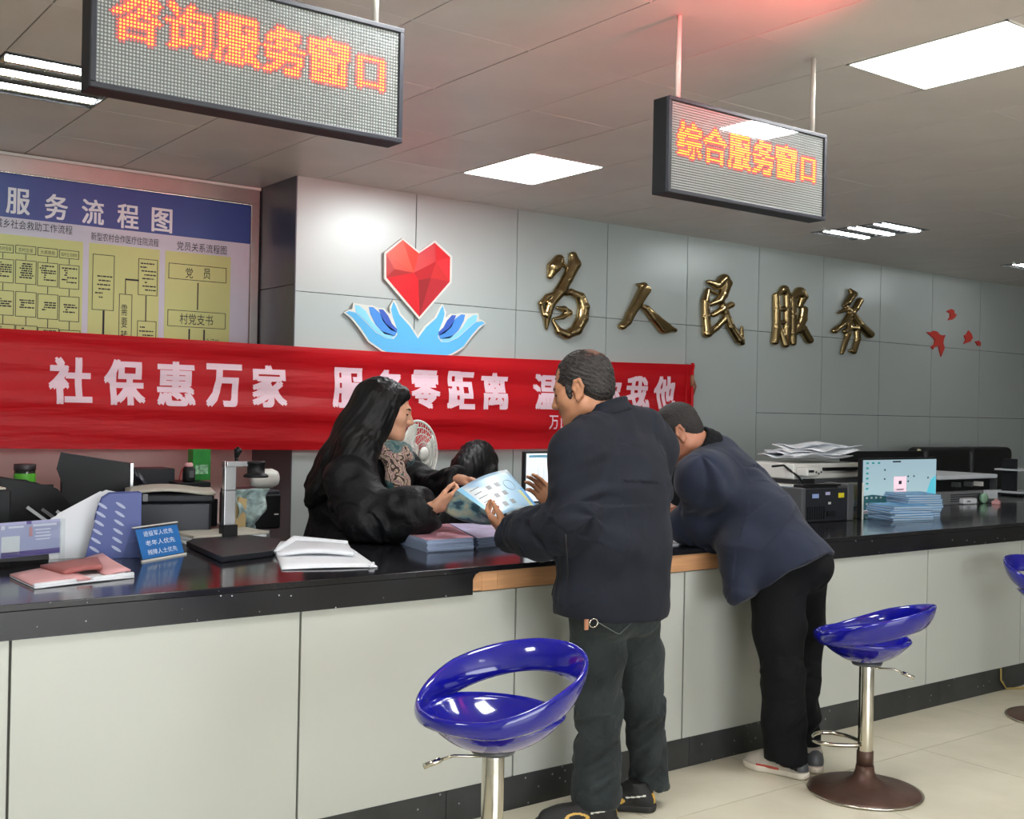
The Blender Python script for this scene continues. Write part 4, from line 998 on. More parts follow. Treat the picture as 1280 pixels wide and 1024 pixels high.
# stapled white papers at the counter edge
P = [at_z(*p, T) for p in ((352, 713), (472, 710), (438, 686), (340, 682))]; O = sum(P)/4
t = thing('paper_stack', O, 'white papers with rolled edges lying right of the document camera', 'papers')
m = MB(O); m.sheet(curl(P, .003, .003, .003), 12, 5); m.build('lower_sheet', 'white', t, solid=.004)
Q_ = [P[3]*.30+P[0]*.70, P[0]*.3+P[1]*.36+P[2]*.34, P[2]*.92+P[3]*.08, P[3]]
m = MB(O); m.sheet(curl([P[0]*.55+P[3]*.45, P[1]*.42+P[2]*.46+P[0]*.12, P[2]*.97+P[3]*.03, P[3]], .01, .014, .012), 12, 5); m.build('upper_sheet', 'white', t, solid=.012)
m = MB(O); m.tube([P[0]*.45+P[3]*.55+(0, 0, .014), P[3]*.72+P[2]*.28+P[0]*0+(0, 0, .028), P[2]*.96+P[3]*.04+(0, 0, .02)], [.010, .015, .011], 12); m.build('rolled_edge', 'white', t)
m = MB(O); m.tube([P[1]+(-.03, .0, .006), P[1]+(.0, .03, .012)], .006, 10); m.build('curled_corner', 'white', t)

# brochure piles
MT['bro_a'] = mat('brochure_cover_rose', 'c08a98', .35, noise=.45, nscale=9); MT['bro_side'] = mat('brochure_sides', '98a8c4', .5)
MT['bro_b'] = mat('brochure_cover_lilac', 'b9b6d6', .35, noise=.35, nscale=9); MT['bro_c'] = mat('brochure_cover_grey', 'a9bcc0', .35, noise=.35, nscale=12)
def pile(P, n, th, mt_, labels, grp, z0=T):
    """P: front-left, front-right, back-right, back-left on the counter"""
    P = [np.array(p) for p in P]; O = sum(P)/4; me = None
    for k in range(n):
        if me is None or k == n-1:
            m = MB(O); m.prism([(p[0], p[1], O[2]) for p in P], (0, 0, th-.0006), 0 if k == n-1 else 1, 1); o = m.build('brochure', [mt_, 'bro_side'], None); me = o.data if k < n-1 else me
        else:
            o = bpy.data.objects.new('brochure', me); COL.objects.link(o)
        o.location = (O[0]+random.uniform(-.003, .003), O[1]+random.uniform(-.003, .003), z0+k*th+.0005); o.rotation_euler = (0, 0, random.uniform(-.012, .012))
        tag(o, labels[1] if k == n-1 else labels[0], 'brochure', grp)
F1 = [at_z(*p, T) for p in ((534, 691), (592, 687), (560, 668), (484, 675))]
pile(F1, 8, .006, 'bro_a', ('brochure inside the left pile with a rose cover on top', 'rose-covered top brochure of the left pile in front of the woman'), 'brochures in the rose pile')
F2 = [at_z(*p, T) for p in ((597, 686), (651, 680), (640, 666), (560, 666))]
pile(F2, 7, .006, 'bro_b', ('brochure inside the middle lilac pile on the counter', 'lilac top brochure of the middle pile, under the open leaflet'), 'brochures in the lilac pile')
F3 = [at_z(*p, T) for p in ((648, 686), (690, 684), (690, 672), (645, 675))]
pile(F3, 4, .005, 'bro_c', ('brochure in the low pile beside the standing man', 'grey-green top brochure of the low pile beside the standing man'), 'brochures in the low pile')
P = [at_z(*p, T) for p in ((826, 684), (848, 682), (862, 672), (830, 672))]; m = MB(P[0]); m.prism([p+(0, 0, .001) for p in P], (0, 0, .004)); tag(m.build('paper_sheet', 'white'), 'white sheet under the elbow of the bending man', 'paper')

# ================================================================== THINGS ON THE COUNTER, RIGHT END
def up(px, pyb, pyt):
    """counter point below and the height of what stands there"""
    a = at_z(px, pyb, T); return a, at_y(px, pyt, a[1])[2]-T
# passport-style document scanner
a, h1 = up(1008, 650, 612); b, h2 = up(1066, 655, 610); O = np.array([5.03, 3.80, T])
l, r = at_z(1006, 651, T), at_z(1068, 655, T); Yd = 3.80
xa, xb = at_y(1003, 640, Yd)[0], at_y(1064, 640, Yd)[0]; hh = at_y(1030, 606, Yd)[2]-T
O = np.array([(xa+xb)/2, Yd+.08, T]); W_ = xb-xa
t = thing('card_printer', O, 'black desktop machine with yellow and blue stickers', 'office machine', rz=-.06)
m = MB(); m.box((0, 0, hh*.45), (W_*.84, .16, hh*.9)); m.build('body', 'dark_plastic', t, bevel=.006)
m = MB(); m.box((W_*.45, 0, hh*.5), (W_*.12, .17, hh)); m.build('side_cheek', 'mid_grey', t, bevel=.006)
m = MB(); m.box((-W_*.44, 0, hh*.46), (W_*.08, .165, hh*.92)); m.build('side_cheek', 'mid_grey', t, bevel=.006)
m = MB(); m.box((-.02, -.02, hh*.93), (W_*.68, .06, hh*.12)); m.tube([(-W_*.35, -.05, hh*1.0), (W_*.34, -.05, hh*.97)], .006, 8); m.box((-.02, .03, hh*1.05), (.07, .02, .03)); m.build('feed_tray', 'black_plastic', t, bevel=.002)
for k in range(8): m = MB(); m.box((-W_*.36+k*.018, -.0815, hh*.25), (.006, .004, hh*.34)); m.build('vent_slot', 'black_plastic', t)
for (x, z, w_, d, cc, nm) in ((-W_*.22, .70, .05, .022, '8ea3cf', 'blue_sticker'), (.005, .76, .035, .016, 'a9a8c8', 'lilac_sticker'), (W_*.27, .70, .045, .026, 'd6c820', 'yellow_sticker'), (.02, .5, .02, .012, 'c8c8c8', 'white_sticker')):
    m = MB(); m.box((x, -.0812, hh*z), (w_, .0015, d)); m.build(nm, mat(nm, cc, .5), t)
m = MB(); m.box((.03, -.083, hh*.22), (.06, .008, .03)); m.build('slot_cover', 'black_plastic', t)
# large white multifunction printer with papers
xa, xb = at_y(992, 600, 4.35)[0], at_y(1078, 600, 4.35)[0]; Yp = 4.35; hh = at_y(1030, 576, Yp)[2]-T; W_ = xb-xa
O = np.array([(xa+xb)/2, Yp+.18, T-.004]); t = thing('printer', O, 'large off-white printer with loose papers on top', 'printer')
m = MB(); m.box((0, 0, hh*.28), (W_, .36, hh*.52)); m.build('body', 'white_plastic', t, bevel=.01)
m = MB(); m.box((.02, -.02, hh*.60), (W_*.9, .30, hh*.12)); m.build('output_bay', 'mid_grey', t)
m = MB(); m.box((0, 0, hh*.80), (W_, .36, hh*.32)); m.build('scanner', 'white_plastic', t, bevel=.01)
m = MB(); m.box((W_*.15, -.19, hh*.84), (W_*.5, .03, .02)); m.build('lid_handle', 'black_plastic', t, bevel=.003)
m = MB(); m.box((-W_*.38, -.22, hh*.80), (.12, .09, .05)); p_ = m.build('control_panel', 'white_plastic', t, bevel=.01)
m = MB(); m.box((-W_*.42, -.267, hh*.82), (.045, .003, .014)); m.build('screen', 'black_plastic', p_)
for k in range(3): m = MB(); m.lathe([(.007, 0), (.006, .004)], 10, (0, 0, 0), mt=Matrix.Translation((-W_*.32+.022*(k-1), -.267, hh*.80-.008*(k % 2))) @ Matrix.Rotation(R_(90), 4, 'X')); m.build('button', 'mid_grey', p_)
m = MB(); m.box((W_*.33, -.182, hh*.33), (.10, .004, hh*.3)); m.build('energy_label', mat('pale_yellow_label', 'c9c48c', .6), t)
m = MB(); m.tube([(-W_*.5-.1, -.1, hh*.9), (-W_*.5-.02, -.12, hh*.92), (-W_*.5+.02, -.2, hh*.7), (-W_*.5+.06, -.22, hh*.5)], .007, 8); m.build('lead', 'black_plastic', t)
for k in range(5):
    m = MB(); sd = k*1.7; zt_ = T+hh+.016*k+.002
    w1, w2 = W_*.44, .17; rz = (-.15, .1, -.3, .22, .05)[k]; c = O[:2]+np.array([-.03+.03*k, -.02]); M2 = Matrix.Translation((c[0], c[1], zt_)) @ Matrix.Rotation(rz, 4, 'Z')
    m.sheet(lambda u, v: ((u-.5)*2*w1*.8, (v-.5)*2*w2, .012*math.sin(u*7+sd)*math.cos(v*4+sd)+.012*math.sin(v*9+u*3+sd)+.02), 12, 8)
    o = m.build('loose_paper', 'white', None, solid=.004); o.matrix_world = M2
    tag(o, 'topmost loose paper on the off-white printer' if k == 4 else 'loose crumpled paper in the heap on the off-white printer', 'paper', 'papers on the off-white printer')
# blue sheets left of that printer
c = at_y(985, 600, 4.2)
for k in range(3):
    m = MB(); zz = T+.001+.05*k; m.box((0, 0, .024), (.22, .2, .047)); o = m.build('paper_ream', ['white', 'white_plastic', 'h2'][k], None, bevel=.003); o.location = (c[0]+.01*k, 4.28, zz); o.rotation_euler = (0, 0, .1*k)
    tag(o, ['lowest white ream behind the bending man', 'middle white ream behind the bending man', 'pale blue ream on top, just behind the bending man'][k], 'paper ream', 'reams behind the bending man')
# folders
MT['folder'] = mat('blue_folder', '5f9fd0', .4, noise=.12, nscale=8); MT['folder_w'] = mat('folder_pages', 'c6d6e0', .6)
def folders(P, n, th, labs, grp, jit=.008):
    P = [np.array(p) for p in P]; O = sum(P)/4
    for k in range(n):
        m = MB(O); q_ = [(p[0], p[1], O[2]) for p in P]
        m.prism(q_, (0, 0, .0018), 0); m.prism([(x+(O[0]-x)*.03, y+(O[1]-y)*.03, z+.0018) for x, y, z in q_], (0, 0, th-.0046), 1); m.prism([(x, y, z+th-.0028) for x, y, z in q_], (0, 0, .0018), 0)
        o = m.build('folder', ['folder', 'folder_w']); o.location = (O[0]+random.uniform(-jit, jit), O[1]+random.uniform(-jit, jit), T+k*th+.0005); o.rotation_euler = (0, 0, random.uniform(-.06, .06))
        tag(o, labs[1] if k == n-1 else labs[0], 'folder', grp)
P = [at_z(*p, T) for p in ((1076, 651), (1140, 648), (1140, 637), (1080, 641))]
P = [np.array([5.33, 3.66, T]), np.array([5.62, 3.60, T]), np.array([5.72, 3.84, T]), np.array([5.43, 3.90, T])]
folders(P, 6, .013, ('blue folder inside the near pile beside the black machine', 'top blue folder of the near, lower pile'), 'folders in the near pile')
P = [np.array([5.62, 3.76, T]), np.array([5.86, 3.70, T]), np.array([6.0, 3.94, T]), np.array([5.74, 4.0, T])]
folders(P, 10, .0125, ('blue folder inside the rear, taller pile under the bright monitor', 'top blue folder of the rear, taller pile'), 'folders in the rear pile')
# acrylic brochure rack beside the black machine
O = at_z(1072, 652, T); O = np.array([5.25, 3.86, T]); t = thing('leaflet_stand', O, 'clear acrylic leaflet stand right of the black machine', 'leaflet stand')
h_ = .2; m = MB(); m.box((0, 0, h_/2), (.004, .12, h_)); m.box((.05, .058, h_/2), (.1, .004, h_)); m.box((.05, 0, .002), (.1, .12, .004)); m.build('acrylic_sheet', 'glass', t)
m = MB(); m.box((.0, -.062, h_/2), (.01, .004, h_)); m.build('edge_strip', 'white_plastic', t)
# bright monitor
Ym = 4.10; a, b = at_y(1079, 572, Ym), at_y(1170, 577, Ym); zb = at_y(1170, 634, Ym)[2]; zt_ = (a[2]+b[2])/2
O = np.array([(a[0]+b[0])/2, Ym, T]); t = thing('computer_monitor', O, 'monitor showing a pale blue landscape desktop', 'monitor')
W_ = b[0]-a[0]; H_ = zt_-zb; zc = (zt_+zb)/2-T
m = MB(); m.box((0, .015, zc), (W_+.02, .03, H_+.02)); m.build('housing', 'black_plastic', t, bevel=.003)
# screen picture: sky, sea, hill
q = N('desktop_screen'); tc = q.n('ShaderNodeTexCoord'); sx_ = q.n('ShaderNodeSeparateXYZ'); q.l(tc.outputs['Generated'], sx_.inputs[0])
cr = q.n('ShaderNodeValToRGB'); E_ = cr.color_ramp.elements; E_[0].position = 0; E_[0].color = lin('b9a8b4'); E_[1].position = 1; E_[1].color = lin('a9c6d2')
for p_, c_ in ((.16, 'c9c0c4'), (.24, 'bcc9cf'), (.45, 'b4d2da')): e = E_.new(p_); e.color = lin(c_)
nz = q.n('ShaderNodeTexNoise', Scale=4.); q.l(tc.outputs['Generated'], nz.inputs['Vector']); ad = q.n('ShaderNodeMath', _operation='MULTIPLY_ADD'); ad.inputs[1].default_value = .2; q.l(nz.outputs[0], ad.inputs[0]); q.l(sx_.outputs[2], ad.inputs[2])
q.l(ad.outputs[0], cr.inputs[0]); q.l(cr.outputs[0], q.b.inputs['Emission Color']); q.b.inputs['Emission Strength'].default_value = .85; q.b.inputs['Base Color'].default_value = (.02, .02, .02, 1); q.b.inputs['Roughness'].default_value = .2
MT['screen'] = q.m
m = MB(); m.box((0, -.001, zc), (W_, .003, H_)); m.build('screen', 'screen', t)
def scr(x, z, w_, h_, mt_, nm, k=1): m = MB(); m.box(((x-.5)*W_, -.0032-.0004*k, zc+(z-.5)*H_), (w_*W_, .001, h_*H_)); return m.build(nm, mt_, t)
MT['ic1'] = mat('screen_pink', 'e8c8d4', .3, emit='e8c8d4', estr=.8); MT['ic2'] = mat('screen_teal', '3c8f8c', .3, emit='2f8f90', estr=.5); MT['ic3'] = mat('screen_dark', '3a4a58', .3); MT['ic4'] = mat('screen_red', 'c84a58', .3, emit='c84a58', estr=.5)
MT['hill'] = mat('screen_hill', '2c5a60', .3, emit='2c5a60', estr=.5); MT['cyan'] = mat('screen_cyan', '58b8cc', .3, emit='58b8cc', estr=.7)
m = MB(); y_ = -.0034
def sp(x, z): return ((x-.5)*W_, y_, zc+(z-.5)*H_)
m.prism([sp(.01, .02), sp(.36, .02), sp(.62, .10), sp(.40, .2), sp(.3, .28), sp(.12, .32), sp(.01, .30)], (0, .0006, 0)); m.build('hill_picture', 'hill', t)
m = MB(); m.prism([sp(.86, .30), sp(.995, .26), sp(.995, .66), sp(.93, .6)], (0, .0006, 0)); m.build('sea_picture', 'cyan', t)
scr(.49, .48, .17, .36, 'ic1', 'dialog_window'); scr(.49, .54, .04, .07, 'ic3', 'icon', 2); scr(.49, .40, .1, .02, 'ic3', 'icon', 2); scr(.91, .14, .17, .22, 'ic1', 'notice_window', 2); scr(.91, .17, .12, .02, 'ic4', 'icon', 3)
for r_ in range(6):
    for k in range(1 if r_ else 3): scr(.05+.075*k, .94-.10*r_, .03, .035, 'ic2', 'icon', 2)
for r_ in range(2):
    for k in range(4): scr(.05+.06*k, .26-.12*r_, .025, .04, 'white', 'icon', 3)
for x, z in ((.28, .8), (.28, .62), (.6, .66), (.6, .56), (.68, .66), (.88, .62)): scr(x, z, .018, .03, 'ic3', 'icon', 2)
scr(.44, .96, .11, .03, 'ic3', 'notch', 2)
m = MB(); m.box((0, .04, (zb-T)/2), (.05, .03, zb-T+.02)); m.box((0, .05, .006), (.22, .15, .010)); m.build('stand', 'black_plastic', t, bevel=.003)
# dark monitor behind it
Y2 = 4.75; a, b = at_y(1054, 559, Y2), at_y(1154, 565, Y2); O = np.array([(a[0]+b[0])/2, Y2, T-.004]); W_ = b[0]-a[0]; H_ = (a[2]+b[2])/2-T
t = thing('computer_monitor', O, 'wide black monitor back rising behind the bright monitor', 'monitor')
m = MB(); m.box((0, .015, H_*.55), (W_, .03, H_*.86)); m.build('housing', 'black_plastic', t, bevel=.004)
m = MB(); m.box((0, .05, H_*.25), (.06, .04, H_*.5)); m.box((0, .05, .006), (.25, .18, .012)); m.build('stand', 'black_plastic', t, bevel=.003)
for s in (-1, 1): m = MB(); m.lathe([(.012, 0), (.014, .004), (.010, .012)], 12, (s*(W_/2-.04), .01, H_*.98)); m.build('corner_knob', mat('cream_knob', 'cfc49a', .5), t)
# right printer
Y3 = 4.2; a, b = at_y(1176, 600, Y3), at_y(1246, 600, Y3); zt_ = at_y(1210, 592, Y3)[2]-T; W_ = b[0]-a[0]; O = np.array([(a[0]+b[0])/2, Y3+.25, T-.004])
t = thing('printer', O, 'grey printer with an open paper bay, right of the bright monitor', 'printer')
m = MB(); m.box((0, 0, zt_*.22), (W_, .5, zt_*.44)); m.build('body', 'grey_plastic', t, bevel=.008)
m = MB(); m.box((.01, .02, zt_*.62), (W_*.96, .44, zt_*.36)); m.build('paper_bay', 'black_plastic', t)
m = MB(); m.box((0, 0, zt_*.9), (W_*1.04, .5, zt_*.14)); m.build('scanner_lid', 'paper_shade', t, bevel=.008)
m = MB(); m.box((W_*.5+.003, .0, zt_*.45), (.006, .5, zt_*.86)); m.build('side_cover', 'mid_grey', t, bevel=.002)
for k in range(4): m = MB(); m.box((-W_*.05, -.251, zt_*(.12+.07*k)), (W_*.55, .004, .006)); m.build('slot_line', 'dark_plastic', t)
for k, x in enumerate((-.2, .02, .2)): m = MB(); m.box((x*W_, -.235, zt_*.66), (.02, .06, .03)); m.build('roller_guide', 'white_plastic' if k == 2 else 'mid_grey', t)
m = MB(); m.box((W_*.36, -.26, zt_*.3), (W_*.2, .03, zt_*.3)); m.build('side_tray', 'paper_shade', t, bevel=.003)
# black boxes against the wall
a, b = at_y(1166, 560, 5.3), at_y(1276, 562, 5.3); O = np.array([(a[0]+b[0])/2, 5.32, 0]); t = thing('sofa', O, 'black padded chair backs against the wall behind the right printer', 'seating')
W_ = b[0]-a[0]; zt_ = a[2]
m = MB(); m.box((0, 0, .25), (W_, .5, .5)); m.build('seat', 'black_plastic', t, bevel=.03)
for k in range(2): m = MB(); m.box((-W_/4+W_/2*k, .14, .45+(zt_-.45)/2), (W_/2-.01, .2, zt_-.45)); m.build('backrest', mat('black_leather', '141416', .45, bump=.1, bscale=40) if k == 0 else bpy.data.materials['black_leather'], t, bevel=.05, seg=4)
# small things in front of the right printer
c = at_z(1207, 630, T); t = thing('phone', (c[0], c[1]-.01, T), 'small white device lying in front of the grey printer', 'phone', rz=-.15)
m = MB(); m.box((0, 0, .02), (.13, .06, .038)); m.build('body', 'white', t, bevel=.008)
m = MB(); m.box((-.02, -.031, .02), (.03, .002, .01)); m.build('mark', 'grey_plastic', t)
c = at_z(1226, 629, T); t = thing('tape_roll', (c[0], c[1]-.02, T+.034), 'mint green tape roll in front of the grey printer', 'tape roll')
m = MB(); m.lathe([(.018, -.014), (.034, -.014), (.034, .014), (.018, .014)], 24, mt=Matrix.Rotation(R_(90), 4, 'X')); m.build('tape', mat('mint', '9cc8a8', .5), t)
c = at_z(1240, 630, T); m = MB(); m.box((0, 0, .012), (.07, .05, .022)); m.box((.01, .0, .03), (.05, .02, .012)); o = m.build('sticky_notes', 'pink_paper', None, bevel=.002); o.location = (c[0], c[1]-.03, T+.0005); o.rotation_euler = (0, 0, .4)
tag(o, 'pink note block beside the mint tape roll', 'note block')
c = at_z(1032, 650, T); m = MB(); m.box((0, 0, .004), (.10, .022, .007)); o = m.build('marker_pen', 'grey_plastic', None, bevel=.002); o.location = (c[0], c[1], T+.0005); o.rotation_euler = (0, 0, -.3)
tag(o, 'grey pen lying in front of the black machine', 'pen')
a = at_y(1278, 600, 4.4); t = thing('monitor_arm', (a[0], 4.5, T-.004), 'dark equipment stand with pale shelves at the right picture edge', 'equipment')
m = MB(); m.box((0, 0, .14), (.04, .1, .28)); m.box((.1, 0, .02), (.3, .3, .012)); m.build('stand', 'dark_plastic', t)
for b_ in (((.08, 0, .035), (.3, .24, .014)), ((.08, -.02, .20), (.3, .2, .012))): m = MB(); m.box(*b_); m.build('shelf_board', 'paper_shade', t)

# ================================================================== STAFF SIDE: screens and fan
Y4 = 4.62; a, b = at_y(658, 567, Y4), at_y(716, 573, Y4); zb = at_y(658, 627, Y4)[2]
O = np.array([(a[0]+b[0])/2, Y4, .76]); t = thing('computer_monitor', O, 'monitor with a white document page, behind the standing man', 'monitor')
W_ = b[0]-a[0]; zc = (a[2]+zb)/2-.76; H_ = a[2]-zb
m = MB(); m.box((0, .014, zc), (W_+.02, .026, H_+.02)); m.build('housing', 'dark_plastic', t, bevel=.003)
m = MB(); m.box((0, -.001, zc), (W_, .003, H_)); m.build('screen', mat('white_screen', 'dfe6ea', .3, emit='e4ecf0', estr=.7), t)
m = MB(); m.box((W_*.08, -.004, zc-.02), (.006, .002, H_*.72)); m.build('screen_bar', 'ic3', t)
for k in range(2): m = MB(); m.box((W_*(-.25+.12*k), -.0032, zc-.02), (.002, .001, H_*.6)); m.build('screen_line', 'paper_shade', t)
m = MB(); m.box((0, -.0032, zc+H_*.44), (W_*.9, .001, .012)); m.build('toolbar', 'h2', t)
m = MB(); m.box((0, .04, (zb-.76)/2+.01), (.05, .03, zb-.76)); m.box((0, .05, .006), (.22, .16, .012)); m.build('stand', 'dark_plastic', t)
Y5 = 4.5; a, b = at_y(812, 573, Y5), at_y(852, 573, Y5); O = np.array([(a[0]+b[0])/2, Y5, .76]); t = thing('computer_monitor', O, 'black monitor back between the two men', 'monitor'); H_ = a[2]-.76
m = MB(); m.box((0, 0, H_*.55), (b[0]-a[0], .03, H_*.9)); m.build('housing', 'black_plastic', t, bevel=.004)
m = MB(); m.box((0, .03, H_*.2), (.05, .03, H_*.4)); m.box((0, .03, .006), (.22, .16, .012)); m.build('stand', 'black_plastic', t)
m = MB(); m.box((0, -.016, H_*.35), (.03, .002, .006)); m.build('mark', 'white_plastic', t)
c = at_y(828, 565, 5.2); t = thing('tissue_bag', (c[0], 5.45, 0), 'pale plastic bag on a stool behind the bending man', 'bag'); hb_ = c[2]
m = MB(); m.box((0, 0, .35), (.3, .3, .7)); m.build('pedestal', 'grey_plastic', t)
m = MB(); m.lathe([(.08, .7), (.13, .75), (.12, .85), (.07, hb_+.02), (.03, hb_+.06)], 9, sx=1.1); m.build('bag_body', 'white_plastic', t)
# pedestal fan
Yf = 5.0; c = at_y(521, 567, Yf); t = thing('pedestal_fan', (c[0], Yf, 0), 'white pedestal fan with a round wire guard behind the woman', 'fan', rz=.35)
R0 = .17; zc = c[2]
m = MB(); m.lathe([(.17, 0), (.17, .02), (.05, .04), (.02, .05)], 28); m.build('base', 'white_plastic', t)
m = MB(); m.tube([(0, .05, .04), (0, .05, zc-.05)], .014, 12); m.build('pole', 'white_plastic', t)
Mf = Matrix.Translation((0, 0, zc)) @ Matrix.Rotation(R_(90), 4, 'X')
m = MB(); m.lathe([(.05, -.12), (.065, -.1), (.06, -.03), (.03, -.02)], 20, mt=Mf); m.build('motor', 'white_plastic', t)
m = MB()
for rr in (.35, .6, .8, 1.0): m.tube([(R0*rr*math.cos(k*math.pi/20), R0*rr*math.sin(k*math.pi/20), .045*(1-rr*rr)) for k in range(40)], .0022 if rr < 1 else .007, 6, closed=True, mt=Mf)
for k in range(44):
    a_ = k*2*math.pi/44; m.tube([(R0*q_*math.cos(a_+.35*(1-q_)), R0*q_*math.sin(a_+.35*(1-q_)), .045*(1-q_*q_)) for q_ in (.2, .4, .6, .8, 1.0)], .0013, 4, mt=Mf)
for k in range(30):
    a_ = k*2*math.pi/30; m.tube([(R0*q_*math.cos(a_), R0*q_*math.sin(a_), -.05*(1-q_*q_)) for q_ in (.3, .65, 1.0)], .0013, 4, mt=Mf)
tag(m.build('wire_guard', 'white_plastic', t), kind='stuff')
m = MB(); m.lathe([(.034, .042), (.036, .048), (.02, .055)], 20, mt=Mf); m.build('hub_badge', 'white_plastic', t)
for k in range(3):
    m = MB(); a0 = k*2*math.pi/3
    m.sheet(lambda u, v: ((.03+.125*u)*math.cos(a0+(v-.5)*(.9+.5*u)), (.03+.125*u)*math.sin(a0+(v-.5)*(.9+.5*u)), .012*(v-.5)*2), 6, 6, mt=Mf); m.build('fan_blade', 'white_plastic', t, solid=.002)
# ================================================================== PEOPLE
def skinmat(name, col):
    q = N(name); b = q.b; tc = q.n('ShaderNodeTexCoord'); nz = q.n('ShaderNodeTexNoise', Scale=28., Detail=4.); q.l(tc.outputs['Object'], nz.inputs['Vector'])
    cr = q.n('ShaderNodeValToRGB'); c = lin(col); cr.color_ramp.elements[0].position = .3; cr.color_ramp.elements[1].position = .75
    cr.color_ramp.elements[0].color = (c[0]*.88, c[1]*.82, c[2]*.8, 1); cr.color_ramp.elements[1].color = (min(1, c[0]*1.06), c[1]*1.05, c[2]*1.05, 1)
    q.l(nz.outputs[0], cr.inputs[0]); q.l(cr.outputs[0], b.inputs['Base Color']); b.inputs['Roughness'].default_value = .5
    b.inputs['Subsurface Weight'].default_value = .12; b.inputs['Subsurface Radius'].default_value = (.012, .005, .003); b.inputs['Subsurface Scale'].default_value = .5
    return q.m
def clothmat(name, col, rough=.85, weave=220., sheen=.15, fade=0., bump=.12, crease=0., crs=14.):
    q = N(name); b = q.b; tc = q.n('ShaderNodeTexCoord'); c = lin(col)
    nz = q.n('ShaderNodeTexNoise', Scale=5., Detail=5.); q.l(tc.outputs['Object'], nz.inputs['Vector'])
    cr = q.n('ShaderNodeValToRGB'); f = 1+fade; cr.color_ramp.elements[0].position = .38; cr.color_ramp.elements[1].position = .72
    cr.color_ramp.elements[0].color = (c[0]*.85, c[1]*.85, c[2]*.85, 1); cr.color_ramp.elements[1].color = (c[0]*(1.15+fade), c[1]*(1.15+fade), c[2]*(1.15+fade), 1)
    q.l(nz.outputs[0], cr.inputs[0]); q.l(cr.outputs[0], b.inputs['Base Color']); b.inputs['Roughness'].default_value = rough
    b.inputs['Sheen Weight'].default_value = sheen; b.inputs['Sheen Roughness'].default_value = .5; b.inputs['Specular IOR Level'].default_value = .3
    n2 = q.n('ShaderNodeTexNoise', Scale=weave, Detail=2.); q.l(tc.outputs['Object'], n2.inputs['Vector'])
    bp = q.n('ShaderNodeBump', Strength=bump, Distance=.002); q.l(n2.outputs[0], bp.inputs['Height'])
    if crease:
        n3 = q.n('ShaderNodeTexNoise', Scale=crs, Detail=3., Distortion=.8); q.l(tc.outputs['Object'], n3.inputs['Vector'])
        b2 = q.n('ShaderNodeBump', Strength=crease, Distance=.02); q.l(n3.outputs[0], b2.inputs['Height']); q.l(bp.outputs[0], b2.inputs['Normal']); q.l(b2.outputs[0], b.inputs['Normal'])
    else: q.l(bp.outputs[0], b.inputs['Normal'])
    return q.m
MT['skin_m'] = skinmat('skin_tanned', 'bd8866'); MT['skin_w'] = skinmat('skin_fair', 'dba788'); MT['skin_b'] = skinmat('skin_ruddy', 'a9745a')
MT['lip'] = mat('lips', 'a2504a', .4); MT['lip_m'] = mat('lips_male', '8c5547', .5); MT['eye'] = mat('eye_dark', '1d1512', .2); MT['brow'] = mat('brow_hair', '2a201c', .8)
MT['hair_m'] = mat('hair_greying', '25211f', .55, noise=.5, nscale=60, bump=.5, bscale=160)
MT['hair_w'] = mat('hair_black', '0a0909', .5, spec=.3, noise=.4, nscale=40, bump=.15, bscale=120)
MT['hair_b'] = mat('hair_cropped', '211c1a', .7, noise=.5, nscale=120, bump=.6, bscale=260)
MT['navy_coat'] = clothmat('navy_coat', '151923', .85, 260, .03, .15, .08, .25, 7)
MT['navy_wool'] = clothmat('navy_wool', '1a2030', .9, 300, .1, .2, .15, .22, 7)
MT['puffer'] = clothmat('black_puffer', '0b0c0f', .6, 300, .0, .1, .05, .6, 16)
MT['denim'] = clothmat('faded_denim', '242a2b', .9, 320, .05, .9, .25, .5, 18)
MT['black_cotton'] = clothmat('black_trousers', '08090c', .95, 300, .0, .2, .1, .35, 10)

